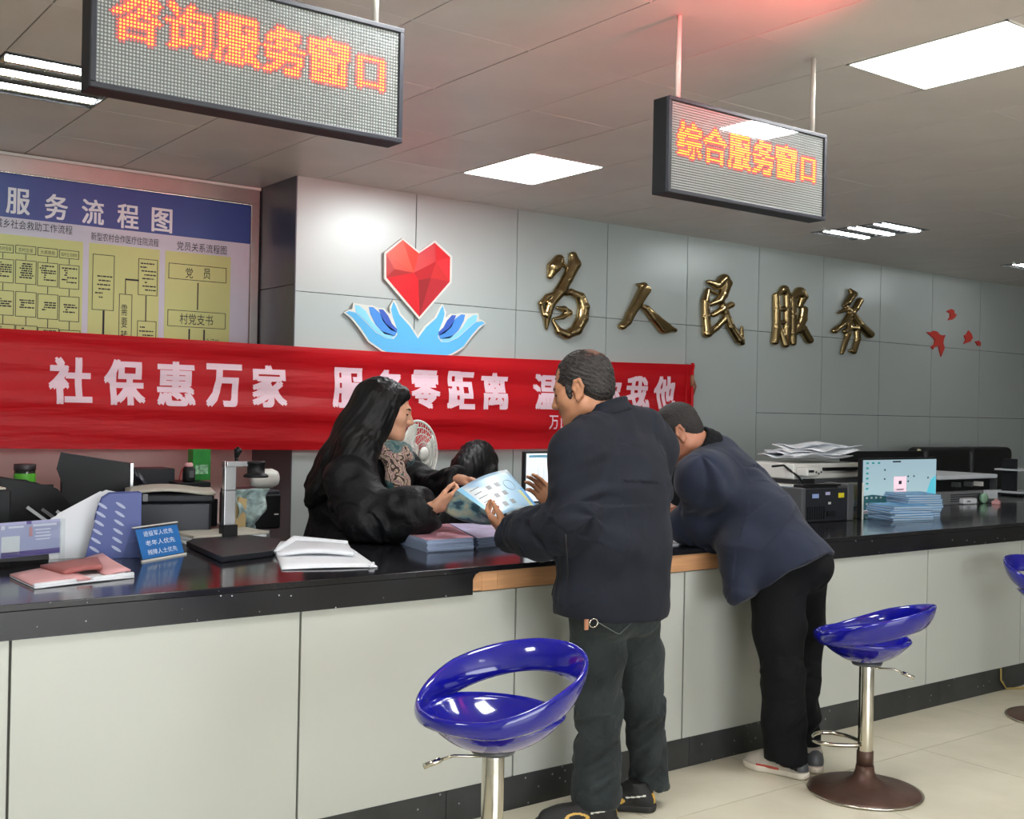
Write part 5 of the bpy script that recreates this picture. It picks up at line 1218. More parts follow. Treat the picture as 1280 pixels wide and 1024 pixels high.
def unit(v): v = np.array(v, float); return v/np.linalg.norm(v)
def head_frame(f, roll=0.):
    f = unit(f); u = np.array([0, 0, 1.]); u = unit(u-f*(u@f)); r = np.cross(f, u)
    if roll: u, r = u*math.cos(roll)+r*math.sin(roll), r*math.cos(roll)-u*math.sin(roll)
    return r, f, u
def head(S, c, Fr, s=1., fem=False):
    r, f, u = Fr; c = np.array(c, float)
    def L(x, y, z): return c+s*(x*r+y*f+z*u)
    E = lambda p, rad, k=.02, sub=False: S.ell(L(*p), np.array(rad)*s, Fr, k*s, sub)
    C = lambda p, q, ra, rb, k=.012, sub=False: S.cap(L(*p), L(*q), ra*s, rb*s, k*s, sub=sub)
    E((0, -.012, .035), (.075, .094, .084)); E((0, .028, -.03), (.060, .064, .082)); E((0, .03, -.072), (.050 if not fem else .046, .053, .038), .03)
    E((0, .072, -.098), (.019, .019, .017), .03)
    for x in (-1, 1):
        E((x*.044, .052, -.022), (.024, .026, .022), .03); C((x*.052, .0, -.06), (x*.022, .06, -.1), .018, .014, .03)
        C((x*.012, .086, .022), (x*.042, .070, .024), .010, .009, .02)
        C((x*.016, .098, -.034), (x*.012, .100, -.035), .0085, .0085, .008)
    C((0, .088, .012), (0, .112, -.028), .0085, .0105, .012); E((0, .108, -.032), (.012, .011, .009), .008)
    C((-.018, .086, -.057), (0, .0945, -.055), .0062, .0072, .008); C((.018, .086, -.057), (0, .0945, -.055), .0062, .0072, .008)
    C((-.014, .086, -.067), (.014, .086, -.067), .0072, .0072, .010); C((0, .088, -.067), (0, .0905, -.066), .0075, .0075, .006)
    C((-.022, .0935, -.0612), (.022, .0935, -.0612), .0018, .0018, .003, True)
    for x in (-1, 1):
        E((x*.031, .094, .002), (.017, .011, .0105), .014, True); E((x*.031, .077, .002), (.0135, .0135, .0135), .003)
        E((x*.031, .0795, .0075), (.0165, .0125, .0075), .004)
        # ear: a cupped shell with rim and lobe
        for a0, a1, rr in ((-.9, .1, .0052), (.1, 1.1, .0055), (1.1, 2.1, .0055), (2.1, 3.0, .005)):
            P = [L(x*(.079+.010*math.sin(a)*.6), -.006-.018*math.cos(a-.4), -.004+.030*math.sin(a)) for a in (a0, a1)]
            S.cap(P[0], P[1], rr*s, rr*s, .005)
        E((x*.078, -.002, -.008), (.006, .014, .026), .008); E((x*.080, .004, -.034), (.005, .008, .010), .008)
        E((x*.088, .001, -.002), (.006, .007, .012), .005, True)
    return L
def head_mats(V, F, L0, c, Fr, s, fem):
    """material index per face: 0 skin, 1 lips, 2 eyes, 3 brows"""
    cen = V[F].mean(1); q = (cen-c)/s; x, y, z = q@Fr[0], q@Fr[1], q@Fr[2]; mi = np.zeros(len(F), int)
    ax = np.abs(x)
    mi[(y > .080) & (ax < .022-.35*np.abs(z+.061)) & (z > -.0745) & (z < -.0495)] = 1
    mi[(y > .072) & (((ax-.031)/.0135)**2+((z-.000)/.0048)**2 < 1)] = 2
    t = (ax-.030)/.022; mi[(y > .055) & (np.abs(t) < 1) & (np.abs(z-(.0235-.004*t*t)) < .0038*(1-.5*np.abs(t)))] = 3
    return mi
def hand(S, w, d, n, td, bend=(.35, .45, .3), s=1., spread=.0, thumb=(.6, .7, .3)):
    d, n = unit(d), unit(n); n = unit(n-d*(n@d)); td = unit(np.array(td, float)-d*(np.array(td)@d)-n*(np.array(td)@n)); w = np.array(w, float)
    S.cap(w-d*.05*s, w+d*.01*s, .026*s, .024*s, .01, w=td, ws=1.25)
    Ls = ((.042, .026, .021), (.047, .029, .022), (.043, .027, .021), (.033, .020, .018))
    for i in range(4):
        off = td*(.029-.0195*i)*s; k = w+d*(.086, .088, .084, .077)[i]*s+off-n*.002*s
        S.cap(w+off*.6+d*.01*s, k, .0145*s, .0115*s, .012*s)
        p = k; a = 0; fd = unit(d+td*(.06-.05*i)*spread)
        for j in range(3):
            a += bend[j]*(1+.12*i); q_ = p+(fd*math.cos(a)+n*math.sin(a))*Ls[i][j]*s
            S.cap(p, q_, (.0092, .0082, .0074)[j]*s, (.0084, .0076, .0062)[j]*s, .0035*s); p = q_
    S.ell(w+d*.045*s+n*.004*s, (.04*s, .036*s, .013*s), np.array([d, td, n]), .012*s)
    b0 = w+d*.022*s+td*.018*s+n*.006*s; b1 = b0+unit(d*thumb[0]+td*thumb[1]+n*thumb[2])*.044*s; b2 = b1+unit(d*.9+td*.25+n*thumb[2])*.031*s; b3 = b2+unit(d*.95+n*thumb[2]*1.1)*.026*s
    S.cap(b0, b1, .0155*s, .0115*s, .010*s); S.cap(b1, b2, .0105*s, .0092*s, .004*s); S.cap(b2, b3, .0092*s, .0072*s, .004*s)
def combine(L_):
    V, F, m, o = [], [], [], 0
    for v, f, mi in L_: V.append(v); F.append(f+o); m.append(mi); o += len(v)
    return np.vstack(V), np.vstack(F), np.concatenate(m)
def folds(V, F, segs, amp=.006, freq=18., rnd=.5, seed=1, low=.006):
    """cloth folds running round each limb, and slow dents"""
    Nn = vnormals(V, F); best = np.full(len(V), 9.); disp = np.zeros(len(V))
    for i, (a, b, am, fr, sl) in enumerate(segs):
        a, b = np.array(a, float), np.array(b, float); ab = b-a; L2 = ab@ab; t = np.clip((V-a)@ab/L2, -.15, 1.15); q = V-a-t[:, None]*ab
        d = np.linalg.norm(q, axis=1); ax = unit(ab); u = unit(np.cross(ax, [.3, .5, .8])); v = np.cross(ax, u); th = np.arctan2(q@v, q@u)
        tl = t*math.sqrt(L2)+sl*np.cos(th)*.06
        nz = vnoise(np.stack([tl*fr, np.cos(th)*1.1+i*9, np.sin(th)*1.1], 1), seed+i); dd = am*(1-3.2*nz*nz)
        k = d < best; disp = np.where(k, dd, disp); best = np.minimum(best, d)
    disp = disp+low*vnoise(V*7., seed+30)+low*.5*vnoise(V*16., seed+31)
    return V+Nn*disp[:, None]

def person(base, label):
    return np.array(base, float)
def mk_body(name, base, label, Vfm, mats):
    V, F, mi = combine(Vfm)
    o = from_arrays('person', V-base, F, mats, None, mi); o.location = base; return tag(o, label, 'person')
def mk_child(name, base, V, F, mats, par, mi=None, label=None):
    o = from_arrays(name, V-base, F, mats, par, mi); return tag(o, label) if label else o
def shoe(par, base, heel, toe, mat_up, mat_sole, trims, h=.085, s=1.):
    """heel, toe: on the floor"""
    heel, toe = np.array(heel, float), np.array(toe, float); d = unit(toe-heel); L_ = np.linalg.norm(toe-heel); sd = np.cross([0, 0, 1.], d)
    up = np.array([0, 0, 1.]); lo = np.minimum(heel, toe)-.08; hi = np.maximum(heel, toe)+.08; lo[2] = -.02; hi[2] = h+.06
    S = SDF(lo, hi, .0035)
    S.chain([heel+d*.035+up*.03, heel+d*L_*.45+up*.028, heel+d*L_*.72+up*.026, toe-d*.045+up*.024], [.033, .033, .042, .036], .02)
    S.chain([heel+d*.045+up*.055, heel+d*.07+up*(h-.005)], [.036, .034], .02); S.cap(heel+d*.08+up*.07, heel+d*L_*.6+up*.045, .033, .028, .03)
    S.cut(up*.018+heel, -up, rad=9); S.cut(heel+up*(h+.005), up, rad=9)
    V, F = S.mesh(); cen = V[F].mean(1); x = (cen-heel)@d/L_; y = (cen-heel)@sd; z = cen[:, 2]
    mi = np.zeros(len(F), int)
    for k, fn in enumerate(trims): mi[fn(x, y, z)] = k+1
    mats = mat_up if isinstance(mat_up, list) else [mat_up]
    sh = mk_child('shoe', base, V, F, mats, par, mi)
    S = SDF(lo, hi, .0035)
    S.chain([heel+d*.033+up*.02, heel+d*L_*.45+up*.018, heel+d*L_*.72+up*.018, toe-d*.04+up*.02], [.036, .034, .046, .040], .02)
    S.cut(up*.001, -up, rad=9); S.cut(heel+up*.026, up, rad=9)
    V, F = S.mesh(); mk_child('sole', base, V, F, mat_sole, sh)
    for k in range(4):
        c = heel+d*(L_*(.44+.07*k))+up*(h-.012-.011*k); m = MB(base); m.tube([c-sd*.022-up*.006, c+up*.003, c+sd*.022-up*.006], .003, 6); m.build('lace', trims_lace(par), sh)
    return sh
_lc = {}
def trims_lace(par): return _lc.get(par.name, 'black_plastic')

# ------------------------------------------------------------------ man in the dark coat, standing
def man_one():
    base = np.array([2.68, 2.97, 0]); c = at_y(729, 486, 3.11); s = 1.08; Fr = head_frame((-.52, .82, -.30))
    S = SDF(c-.19, c+.19, .0032); S.lo = S.lo; L = head(S, c, Fr, s)
    nb = np.array([2.728, 3.045, 1.415]); S.cap(nb, L(0, -.018, -.055), .056, .057, .03)
    V, F = S.mesh(); mi = head_mats(V, F, L, c, Fr, s, False); parts = [(V, F, mi)]
    # hands
    lw, ld = np.array([2.435, 3.262, 1.018]), (-.08, .92, .32)
    for w, d, n, td, bd in ((lw, ld, (.55, .15, .6), (.3, -.3, .9), (.35, .5, .3)), (at_y(697, 634, 3.40), (-.62, .30, .70), (-.55, -.45, -.2), (-.3, .1, .9), (.15, .3, .25))):
        S = SDF(w-.2, w+.2, .0026); hand(S, w, d, n, td, bd); V, F = S.mesh(); parts.append((V, F, np.zeros(len(F), int)))
    # the body under the clothes
    S = SDF((2.25, 2.7, .0), (3.2, 3.5, 1.56), .012)
    S.chain([(2.68, 2.98, .82), (2.69, 2.98, 1.0), (2.72, 3.01, 1.25), nb], [.12, .11, .12, .05], .04)
    for P in (((2.54, 3.0, 1.34), (2.455, 2.965, 1.07), lw), ((2.90, 3.05, 1.34), (2.92, 3.13, 1.1), at_y(697, 634, 3.40)), ((2.61, 2.98, .8), at_y(748, 885, 3.02), at_y(745, 975, 3.02)), ((2.78, 2.98, .8), at_y(806, 885, 3.03), at_y(812, 970, 3.05))):
        S.chain(P, [.05, .042, .03], .02)
    V, F = S.mesh(); parts.append((V, F, np.zeros(len(F), int)))
    root = mk_body('person', base, 'standing man in a dark navy coat and faded jeans at the counter, seen from behind', parts, ['skin_m', 'lip_m', 'eye', 'brow'])
    _lc[root.name] = 'mid_grey'
    # hair: cap with strands combed back, thin at the crown
    S = SDF(c-.19, c+.2, .0032)
    S.ell(L(0, -.016, .040), np.array([.080, .099, .087])*s, Fr); S.ell(L(0, -.05, -.01), np.array([.068, .055, .06])*s, Fr, .02)
    S.ell(L(0, .11, -.052), np.array([.13, .105, .10])*s, Fr, .012, True)          # face side, hairline
    for x in (-1, 1):
        S.ell(L(x*.088, -.004, -.034), np.array([.03, .027, .040])*s, Fr, .008, True); S.ell(L(x*.045, .088, .075), np.array([.03, .038, .03])*s, Fr, .012, True)
        S.ell(L(x*.070, .030, -.004), np.array([.009, .011, .026])*s, Fr, .010)
    S.ell(L(0, -.03, -.115), np.array([.11, .11, .055])*s, Fr, .01, True)
    V, F = S.mesh(); Nn = vnormals(V, F); q = (V-c)/s; x, y, z = q@Fr[0], q@Fr[1], q@Fr[2]
    st = vnoise(np.stack([x*190+y*30, (y+z)*22, z*150-y*110], 1), 5)+.6*vnoise(np.stack([x*90, y*20+z*60, z*40], 1), 6)
    V = V+Nn*(st*.0032)[:, None]
    cen = V[F].mean(1); q = (cen-c)/s; crown = np.exp(-(((q@Fr[1])+.070)**2+(q@Fr[0])**2*.6+((q@Fr[2])-.100)**2)/.0022); mi = (crown+.3*vnoise(q*130, 3) > .62).astype(int)
    MT['scalp_m'] = mat('thin_hair_over_scalp', '6a4a3c', .6, noise=.4, nscale=70, bump=.3, bscale=150)
    mk_child('hair', base, V, F, ['hair_m', 'scalp_m'], root, mi)
    # coat
    S = SDF((2.2, 2.66, .68), (3.3, 3.5, 1.6), .0058); wx = (1, .06, 0)
    S.chain([(2.675, 2.965, .70), (2.672, 2.965, .80), (2.685, 2.968, .98), (2.71, 3.0, 1.17), (2.725, 3.02, 1.29), (2.73, 3.03, 1.37)], [.152, .150, .150, .150, .128, .080], .05, w=wx, ws=1.42)
    S.chain([(2.725, 3.03, 1.405), (2.60, 3.01, 1.365), (2.535, 2.99, 1.315)], [.066, .066, .078], .05); S.chain([(2.74, 3.04, 1.415), (2.86, 3.04, 1.385), (2.93, 3.04, 1.32)], [.068, .070, .082], .05)
    la = [(2.52, 2.985, 1.305), (2.462, 2.95, 1.075), (2.437, 3.09, 1.03), (2.436, 3.245, 1.015)]; S.chain(la, [.088, .083, .080, .064], .04)
    ra = [(2.935, 3.05, 1.315), (2.95, 3.12, 1.10), at_y(714, 652, 3.36)]; S.chain(ra, [.088, .075, .058], .04)
    S.cut((2.68, 2.97, .742), (-.06, 0, -1), rad=9, near=(2.68, 2.97, .8)); S.cut(np.array(lw)-np.array(unit(ld))*.012, ld, near=lw, rad=.12)
    rw = at_y(700, 640, 3.39); S.cut(rw, (-.62, .30, .70), near=rw, rad=.12)
    V, F = S.mesh()
    segs = [(la[0], la[1], .006, 16, .9), (la[1], la[2], .009, 24, 1.), (la[2], la[3], .008, 26, .8), (ra[0], ra[1], .006, 16, .9), (ra[1], ra[2], .007, 22, .8), ((2.675, 2.97, .74), (2.70, 2.99, 1.2), .0035, 6, 1.6), ((2.70, 2.99, 1.2), (2.73, 3.03, 1.42), .003, 9, 1.5)]
    V = folds(V, F, segs, seed=3, low=.007); coat = mk_child('coat', base, V, F, 'navy_coat', root)
    m = MB(base); m.tube([at_y(707, 668, 2.835), at_y(709, 700, 2.825), at_y(711, 732, 2.825)], .0022, 6); m.build('pocket_zip', 'black_plastic', coat)
    # collar
    cc = at_y(756, 509, 3.065); fr = unit((-.50, .72, -.46)); uu = unit(np.cross(np.cross(fr, [0, 0, 1.]), fr)); rr = np.cross(fr, uu)
    S = SDF(cc-.16, cc+.16, .004); P = []
    for k in range(25):
        a = R_(-160+320*k/24); fx, rx = -math.cos(a), math.sin(a); P.append(cc+rr*rx*.080+fr*fx*.080+uu*(.004-.008*math.cos(a)))
    for k in range(24):
        S.cap(P[k], P[k+1], .008, .008, .004); S.cap(P[k]-np.array([0, 0, .022]), P[k+1]-np.array([0, 0, .022]), .012, .012, .014); S.cap(P[k]*1.0-np.array([0, 0, .042])+(P[k]-cc)*.18, P[k+1]-np.array([0, 0, .042])+(P[k+1]-cc)*.18, .011, .011, .016)
    V, F = S.mesh(); mk_child('collar', base, V, F, 'navy_coat', coat)
    # jeans
    S = SDF((2.35, 2.7, .03), (3.1, 3.3, .98), .0058)
    hl, kl, al = (2.605, 2.97, .80), at_y(748, 885, 3.02), at_y(745, 995, 3.02); hr, kr, ar = (2.775, 2.98, .80), at_y(806, 885, 3.03), at_y(812, 990, 3.05)
    S.ell((2.685, 2.965, .80), (.178, .125, .14)); S.ell((2.62, 2.90, .78), (.085, .07, .10), None, .04); S.ell((2.76, 2.91, .78), (.085, .07, .10), None, .04)
    S.chain([hl, hl*np.array(.5)+kl*.5, kl, kl*.5+al*.5, al], [.098, .092, .076, .073, .083], .03); S.chain([hr, hr*np.array(.5)+kr*.5, kr, kr*.5+ar*.5, ar], [.096, .088, .070, .066, .074], .03)
    S.cut((2.6, 2.95, .066), (0, 0, -1), rad=9); S.cut((2.6, 2.95, .92), (0, 0, 1), rad=9)
    V, F = S.mesh(); V = folds(V, F, [(hl, kl, .004, 12, 1.4), (kl, al, .0075, 26, .9), (hr, kr, .004, 12, 1.4), (kr, ar, .0075, 26, .9)], seed=11, low=.004)
    V[:, 2] = np.maximum(V[:, 2], .062); jn = mk_child('jeans', base, V, F, 'denim', root)
    # back pocket seam, belt tab
    MT['thread'] = mat('pale_thread', '6b716e', .8); pk = [at_y(x, y, 2.83) for x, y in ((748, 778), (772, 792), (776, 793), (800, 770))]
    m = MB(base); m.tube([p+(0, .005, 0) for p in pk], .0016, 5); m.build('pocket_seam', 'thread', jn)
    MT['tan'] = mat('tan_leather', 'b07a5a', .6); p = at_y(733, 781, 2.80); m = MB(base); m.box(p, (.014, .006, .034)); m.build('key_strap', 'tan', root)
    p = at_y(742, 779, 2.80); m = MB(base); m.tube([p+np.array([.018*math.cos(k*math.pi/8), 0, .014*math.sin(k*math.pi/8)]) for k in range(16)], .0022, 6, closed=True); m.build('key_ring', 'chrome', root)
    MT['shoe_blk'] = mat('black_mesh_shoe', '131313', .6, bump=.3, bscale=300); MT['gold_print'] = mat('yellow_gold_print', 'c9a040', .4); MT['sole_blk'] = mat('dark_sole', '1e1e1e', .6)
    tr = [lambda x, y, z: (((x-.52)/.15)**2+((z-.042)/.016)**2 < 1) & (((x-.52)/.10)**2+((z-.042)/.009)**2 > 1) & (np.abs(y) > .018), lambda x, y, z: (x < .12) & (np.abs(y) < .018) & (z > .035) & (z < .07), lambda x, y, z: (np.abs(z-.060+.05*(x-.25)) < .0028) & (x > .12) & (x < .36)]
    for (hx, hy), (tx_, ty_) in (((2.71, 2.955), (2.455, 3.10)), ((2.915, 2.975), (2.71, 3.19))):
        shoe(root, base, (hx, hy, 0), (tx_, ty_, 0), ['shoe_blk', 'gold_print', 'gold_print', 'white_plastic'], 'sole_blk', tr, .10)
man_one()

# ------------------------------------------------------------------ man bending over the counter
def man_two():
    base = np.array([3.74, 3.03, 0]); c = at_y(848, 541, 3.47); s = 1.03; Fr = head_frame((-.58, .56, -.60))
    S = SDF(c-.19, c+.19, .0032); L = head(S, c, Fr, s); nb = at_y(893, 575, 3.40)
    S.cap(nb, L(0, -.025, -.05), .068, .062, .03)
    V, F = S.mesh(); mi = head_mats(V, F, L, c, Fr, s, False); parts = [(V, F, mi)]
    lw = at_y(852, 657, 3.42); rw = np.array([3.56, 3.66, .955])
    for w, d, n, td, bd in ((lw, at_y(833, 634, 3.50)-lw, (.3, .6, -.5), (.6, .2, .6), (.4, .5, .3)), (rw, (-.9, .2, .0), (0, .2, -1), (.1, .9, .1), (.4, .5, .3))):
        S = SDF(w-.2, w+.2, .0028); hand(S, w, d, n, td, bd); V, F = S.mesh(); parts.append((V, F, np.zeros(len(F), int)))
    hipL, kL, aL = at_y(972, 730, 3.03), at_y(978, 845, 2.99), at_y(982, 950, 2.98); hipR, kR, aR = at_y(1000, 728, 3.10), at_y(1000, 845, 3.06), at_y(1002, 940, 3.04)
    pel, mid, ch = at_y(982, 705, 3.06), at_y(945, 655, 3.19), at_y(912, 610, 3.33)
    S = SDF((3.2, 2.7, 0), (4.2, 3.9, 1.5), .012); S.chain([pel, mid, ch, nb], [.12, .12, .12, .055], .04)
    S.chain([hipL, kL, aL], [.07, .045, .035]); S.chain([hipR, kR, aR], [.07, .045, .035])
    V, F = S.mesh(); parts.append((V, F, np.zeros(len(F), int)))
    root = mk_body('person', base, 'man in a navy jacket and black trousers bending over the counter', parts, ['skin_b', 'lip_m', 'eye', 'brow'])
    _lc[root.name] = 'black_plastic'
    S = SDF(c-.19, c+.2, .0032)
    S.ell(L(0, -.014, .037), np.array([.0785, .0975, .087])*s, Fr); S.ell(L(0, -.055, -.015), np.array([.064, .048, .055])*s, Fr, .02)
    S.ell(L(0, .112, -.045), np.array([.12, .10, .092])*s, Fr, .01, True)
    for x in (-1, 1): S.ell(L(x*.085, .004, -.032), np.array([.03, .036, .040])*s, Fr, .008, True)
    S.ell(L(0, -.03, -.12), np.array([.11, .12, .055])*s, Fr, .01, True)
    V, F = S.mesh(); Nn = vnormals(V, F); V = V+Nn*(vnoise(V*330, 4)*.0016)[:, None]; mk_child('hair', base, V, F, 'hair_b', root)
    # jacket
    lat = unit((.80, .60, 0)); S = SDF((3.1, 2.7, .66), (4.3, 3.9, 1.6), .0058)
    tail = at_y(1006, 722, 3.02)
    S.chain([tail, pel, mid, ch], [.150, .158, .162, .150], .05, w=lat, ws=1.28); S.cap(ch, nb, .135, .072, .05, w=lat, ws=1.15)
    sl = at_y(880, 603, 3.27); el = np.array([at_y(884, 672, 3.33)[0], 3.33, .985]); wl = lw+(el-lw)*.12
    S.chain([nb, sl], [.08, .082], .09); S.chain([sl, el, wl], [.082, .076, .056], .08)
    sr = sl+lat*.42+np.array([0, .02, .0]); er = np.array([3.80, 3.62, .985]); wr_ = rw+(.05, 0, 0)
    S.chain([nb, sr], [.08, .09], .05); S.chain([sr, er, wr_], [.09, .078, .058], .04)
    fr0 = at_y(930, 690, 3.12); fr1 = at_y(923, 738, 3.09); S.cap(fr0, fr1, .105, .055, .05, w=lat, ws=1.3)
    # hem: a plane square to the trunk
    ax = unit(np.array(pel)-np.array(mid)); hp = at_y(1012, 715, 3.02); hemn = unit(ax*np.array([1, 1, 1])+np.array([.12, -.2, -.5]))
    S.cut(at_y(985, 722, 3.04), hemn, near=at_y(1010, 740, 3.0), rad=.42)
    V, F = S.mesh()
    V = folds(V, F, [(sl, el, .008, 18, 1.), (el, wl, .007, 24, .8), (sr, er, .006, 18, 1.), (tail, mid, .005, 9, 2.0), (mid, ch, .007, 11, 2.2), (ch, nb, .004, 12, 1.)], seed=21, low=.007)
    q_ = (V[:, 2] < TOP+.003) & (V[:, 1] > FRONT-.016); near_ = q_ & (V[:, 1] < FRONT+.05); V[near_, 1] = FRONT-.016; V[q_ & ~near_, 2] = TOP+.004
    jk = mk_child('jacket', base, V, F, 'navy_wool', root)
    S = SDF(nb-.18, nb+.18, .004); n1 = unit(np.array(L(0, -.02, -.05))-nb); a1 = unit(np.cross(n1, [0, 0, 1.])); a2 = np.cross(n1, a1); cc = nb+n1*.118
    P = [cc+a1*math.cos(k*math.pi/12)*.084+a2*math.sin(k*math.pi/12)*.084 for k in range(25)]
    for k in range(24): S.cap(P[k], P[k+1], .008, .008, .003); S.cap(P[k]-n1*.025, P[k+1]-n1*.025, .013, .013, .014); S.cap(P[k]-n1*.055, P[k+1]-n1*.055, .016, .016, .02)
    V, F = S.mesh(); mk_child('collar', base, V, F, 'black_cotton', jk)
    # back vent seam
    # trousers
    S = SDF((3.35, 2.7, .03), (4.15, 3.35, 1.0), .0058)
    S.ell(at_y(990, 705, 3.06), (.165, .165, .13), None, .05)
    S.chain([hipL, hipL*.5+kL*.5, kL, kL*.5+aL*.5, aL], [.112, .100, .080, .080, .082], .03); S.chain([hipR, hipR*.5+kR*.5, kR, kR*.5+aR*.5, aR], [.108, .095, .076, .074, .072], .03)
    S.cut((3.7, 3, .06), (0, 0, -1), rad=9); S.cut((3.7, 3, .98), (0, 0, 1), rad=9)
    V, F = S.mesh(); V = folds(V, F, [(hipL, kL, .004, 10, 1.4), (kL, aL, .006, 20, .9), (hipR, kR, .004, 10, 1.4), (kR, aR, .006, 20, .9)], seed=41, low=.004)
    V[:, 2] = np.maximum(V[:, 2], .055); mk_child('trousers', base, V, F, 'black_cotton', root)
    MT['shoe_gry'] = mat('grey_mesh_shoe', 'b3ab9f', .7, noise=.15, nscale=20, bump=.25, bscale=260); MT['shoe_red'] = mat('red_trim', 'b2473a', .5); MT['sole_w'] = mat('white_sole', 'd8cfbf', .6)
    tr = [lambda x, y, z: (x < .46) & (x > .10) & (z > .034+.05*(x-.1)) & (z < .075), lambda x, y, z: (x < .10) & (z > .03), lambda x, y, z: (np.abs(z-.048-.10*np.abs(x-.27)) < .0035) & (x < .4) & (x > .16), lambda x, y, z: (z < .034) & (x > .38) & (x < .72)]
    for (h_, t_) in ((at_z(1010, 975, 0), at_z(925, 955, 0)), (at_z(1022, 968, 0), at_z(985, 935, 0))):
        hh = np.array(h_); tt = hh+unit(np.array(t_)-hh)*.285
        shoe(root, base, hh, tt, ['shoe_gry', 'black_plastic', 'mid_grey', 'white_plastic', 'shoe_red'], 'sole_w', tr, .085)
man_two()

# ------------------------------------------------------------------ woman behind the counter
def scarf_mat():
    q = N('patterned_scarf'); b = q.b; tc = q.n('ShaderNodeTexCoord'); nz = q.n('ShaderNodeTexNoise', Scale=9., Detail=2.); q.l(tc.outputs['Object'], nz.inputs['Vector'])
    mx = q.n('ShaderNodeMix', _data_type='RGBA'); mx.inputs[0].default_value = .12; q.l(tc.outputs['Object'], mx.inputs[6]); q.l(nz.outputs[1], mx.inputs[7])
    wv = q.n('ShaderNodeTexWave', Scale=13., Distortion=9., Detail=2.); wv.inputs['Detail Scale'].default_value = 2.2; q.l(mx.outputs[2], wv.inputs['Vector'])
    cr = q.n('ShaderNodeValToRGB'); cr.color_ramp.interpolation = 'CONSTANT'; E = cr.color_ramp.elements; E[0].position = 0; E[0].color = lin('3b2a2c'); E[1].position = .82; E[1].color = lin('8d6a72')
    for p, c_ in ((.2, 'b8a288'), (.48, '6e4a44'), (.58, 'c4b49c')): e = E.new(p); e.color = lin(c_)
    q.l(wv.outputs[0], cr.inputs[0])
    n2 = q.n('ShaderNodeTexNoise', Scale=7.5, Detail=1.); q.l(tc.outputs['Object'], n2.inputs['Vector']); c2 = q.n('ShaderNodeValToRGB'); c2.color_ramp.interpolation = 'CONSTANT'
    E = c2.color_ramp.elements; E[0].position = 0; E[0].color = (0, 0, 0, 1); E[1].position = .56; E[1].color = (.75, .75, .75, 1); q.l(n2.outputs[0], c2.inputs[0])
    m2 = q.n('ShaderNodeMix', _data_type='RGBA'); q.l(c2.outputs[0], m2.inputs[0]); q.l(cr.outputs[0], m2.inputs[6]); m2.inputs[7].default_value = lin('2c6468'); q.l(m2.outputs[2], b.inputs['Base Color']); b.inputs['Roughness'].default_value = .8
    return q.m
MT['scarf'] = scarf_mat()
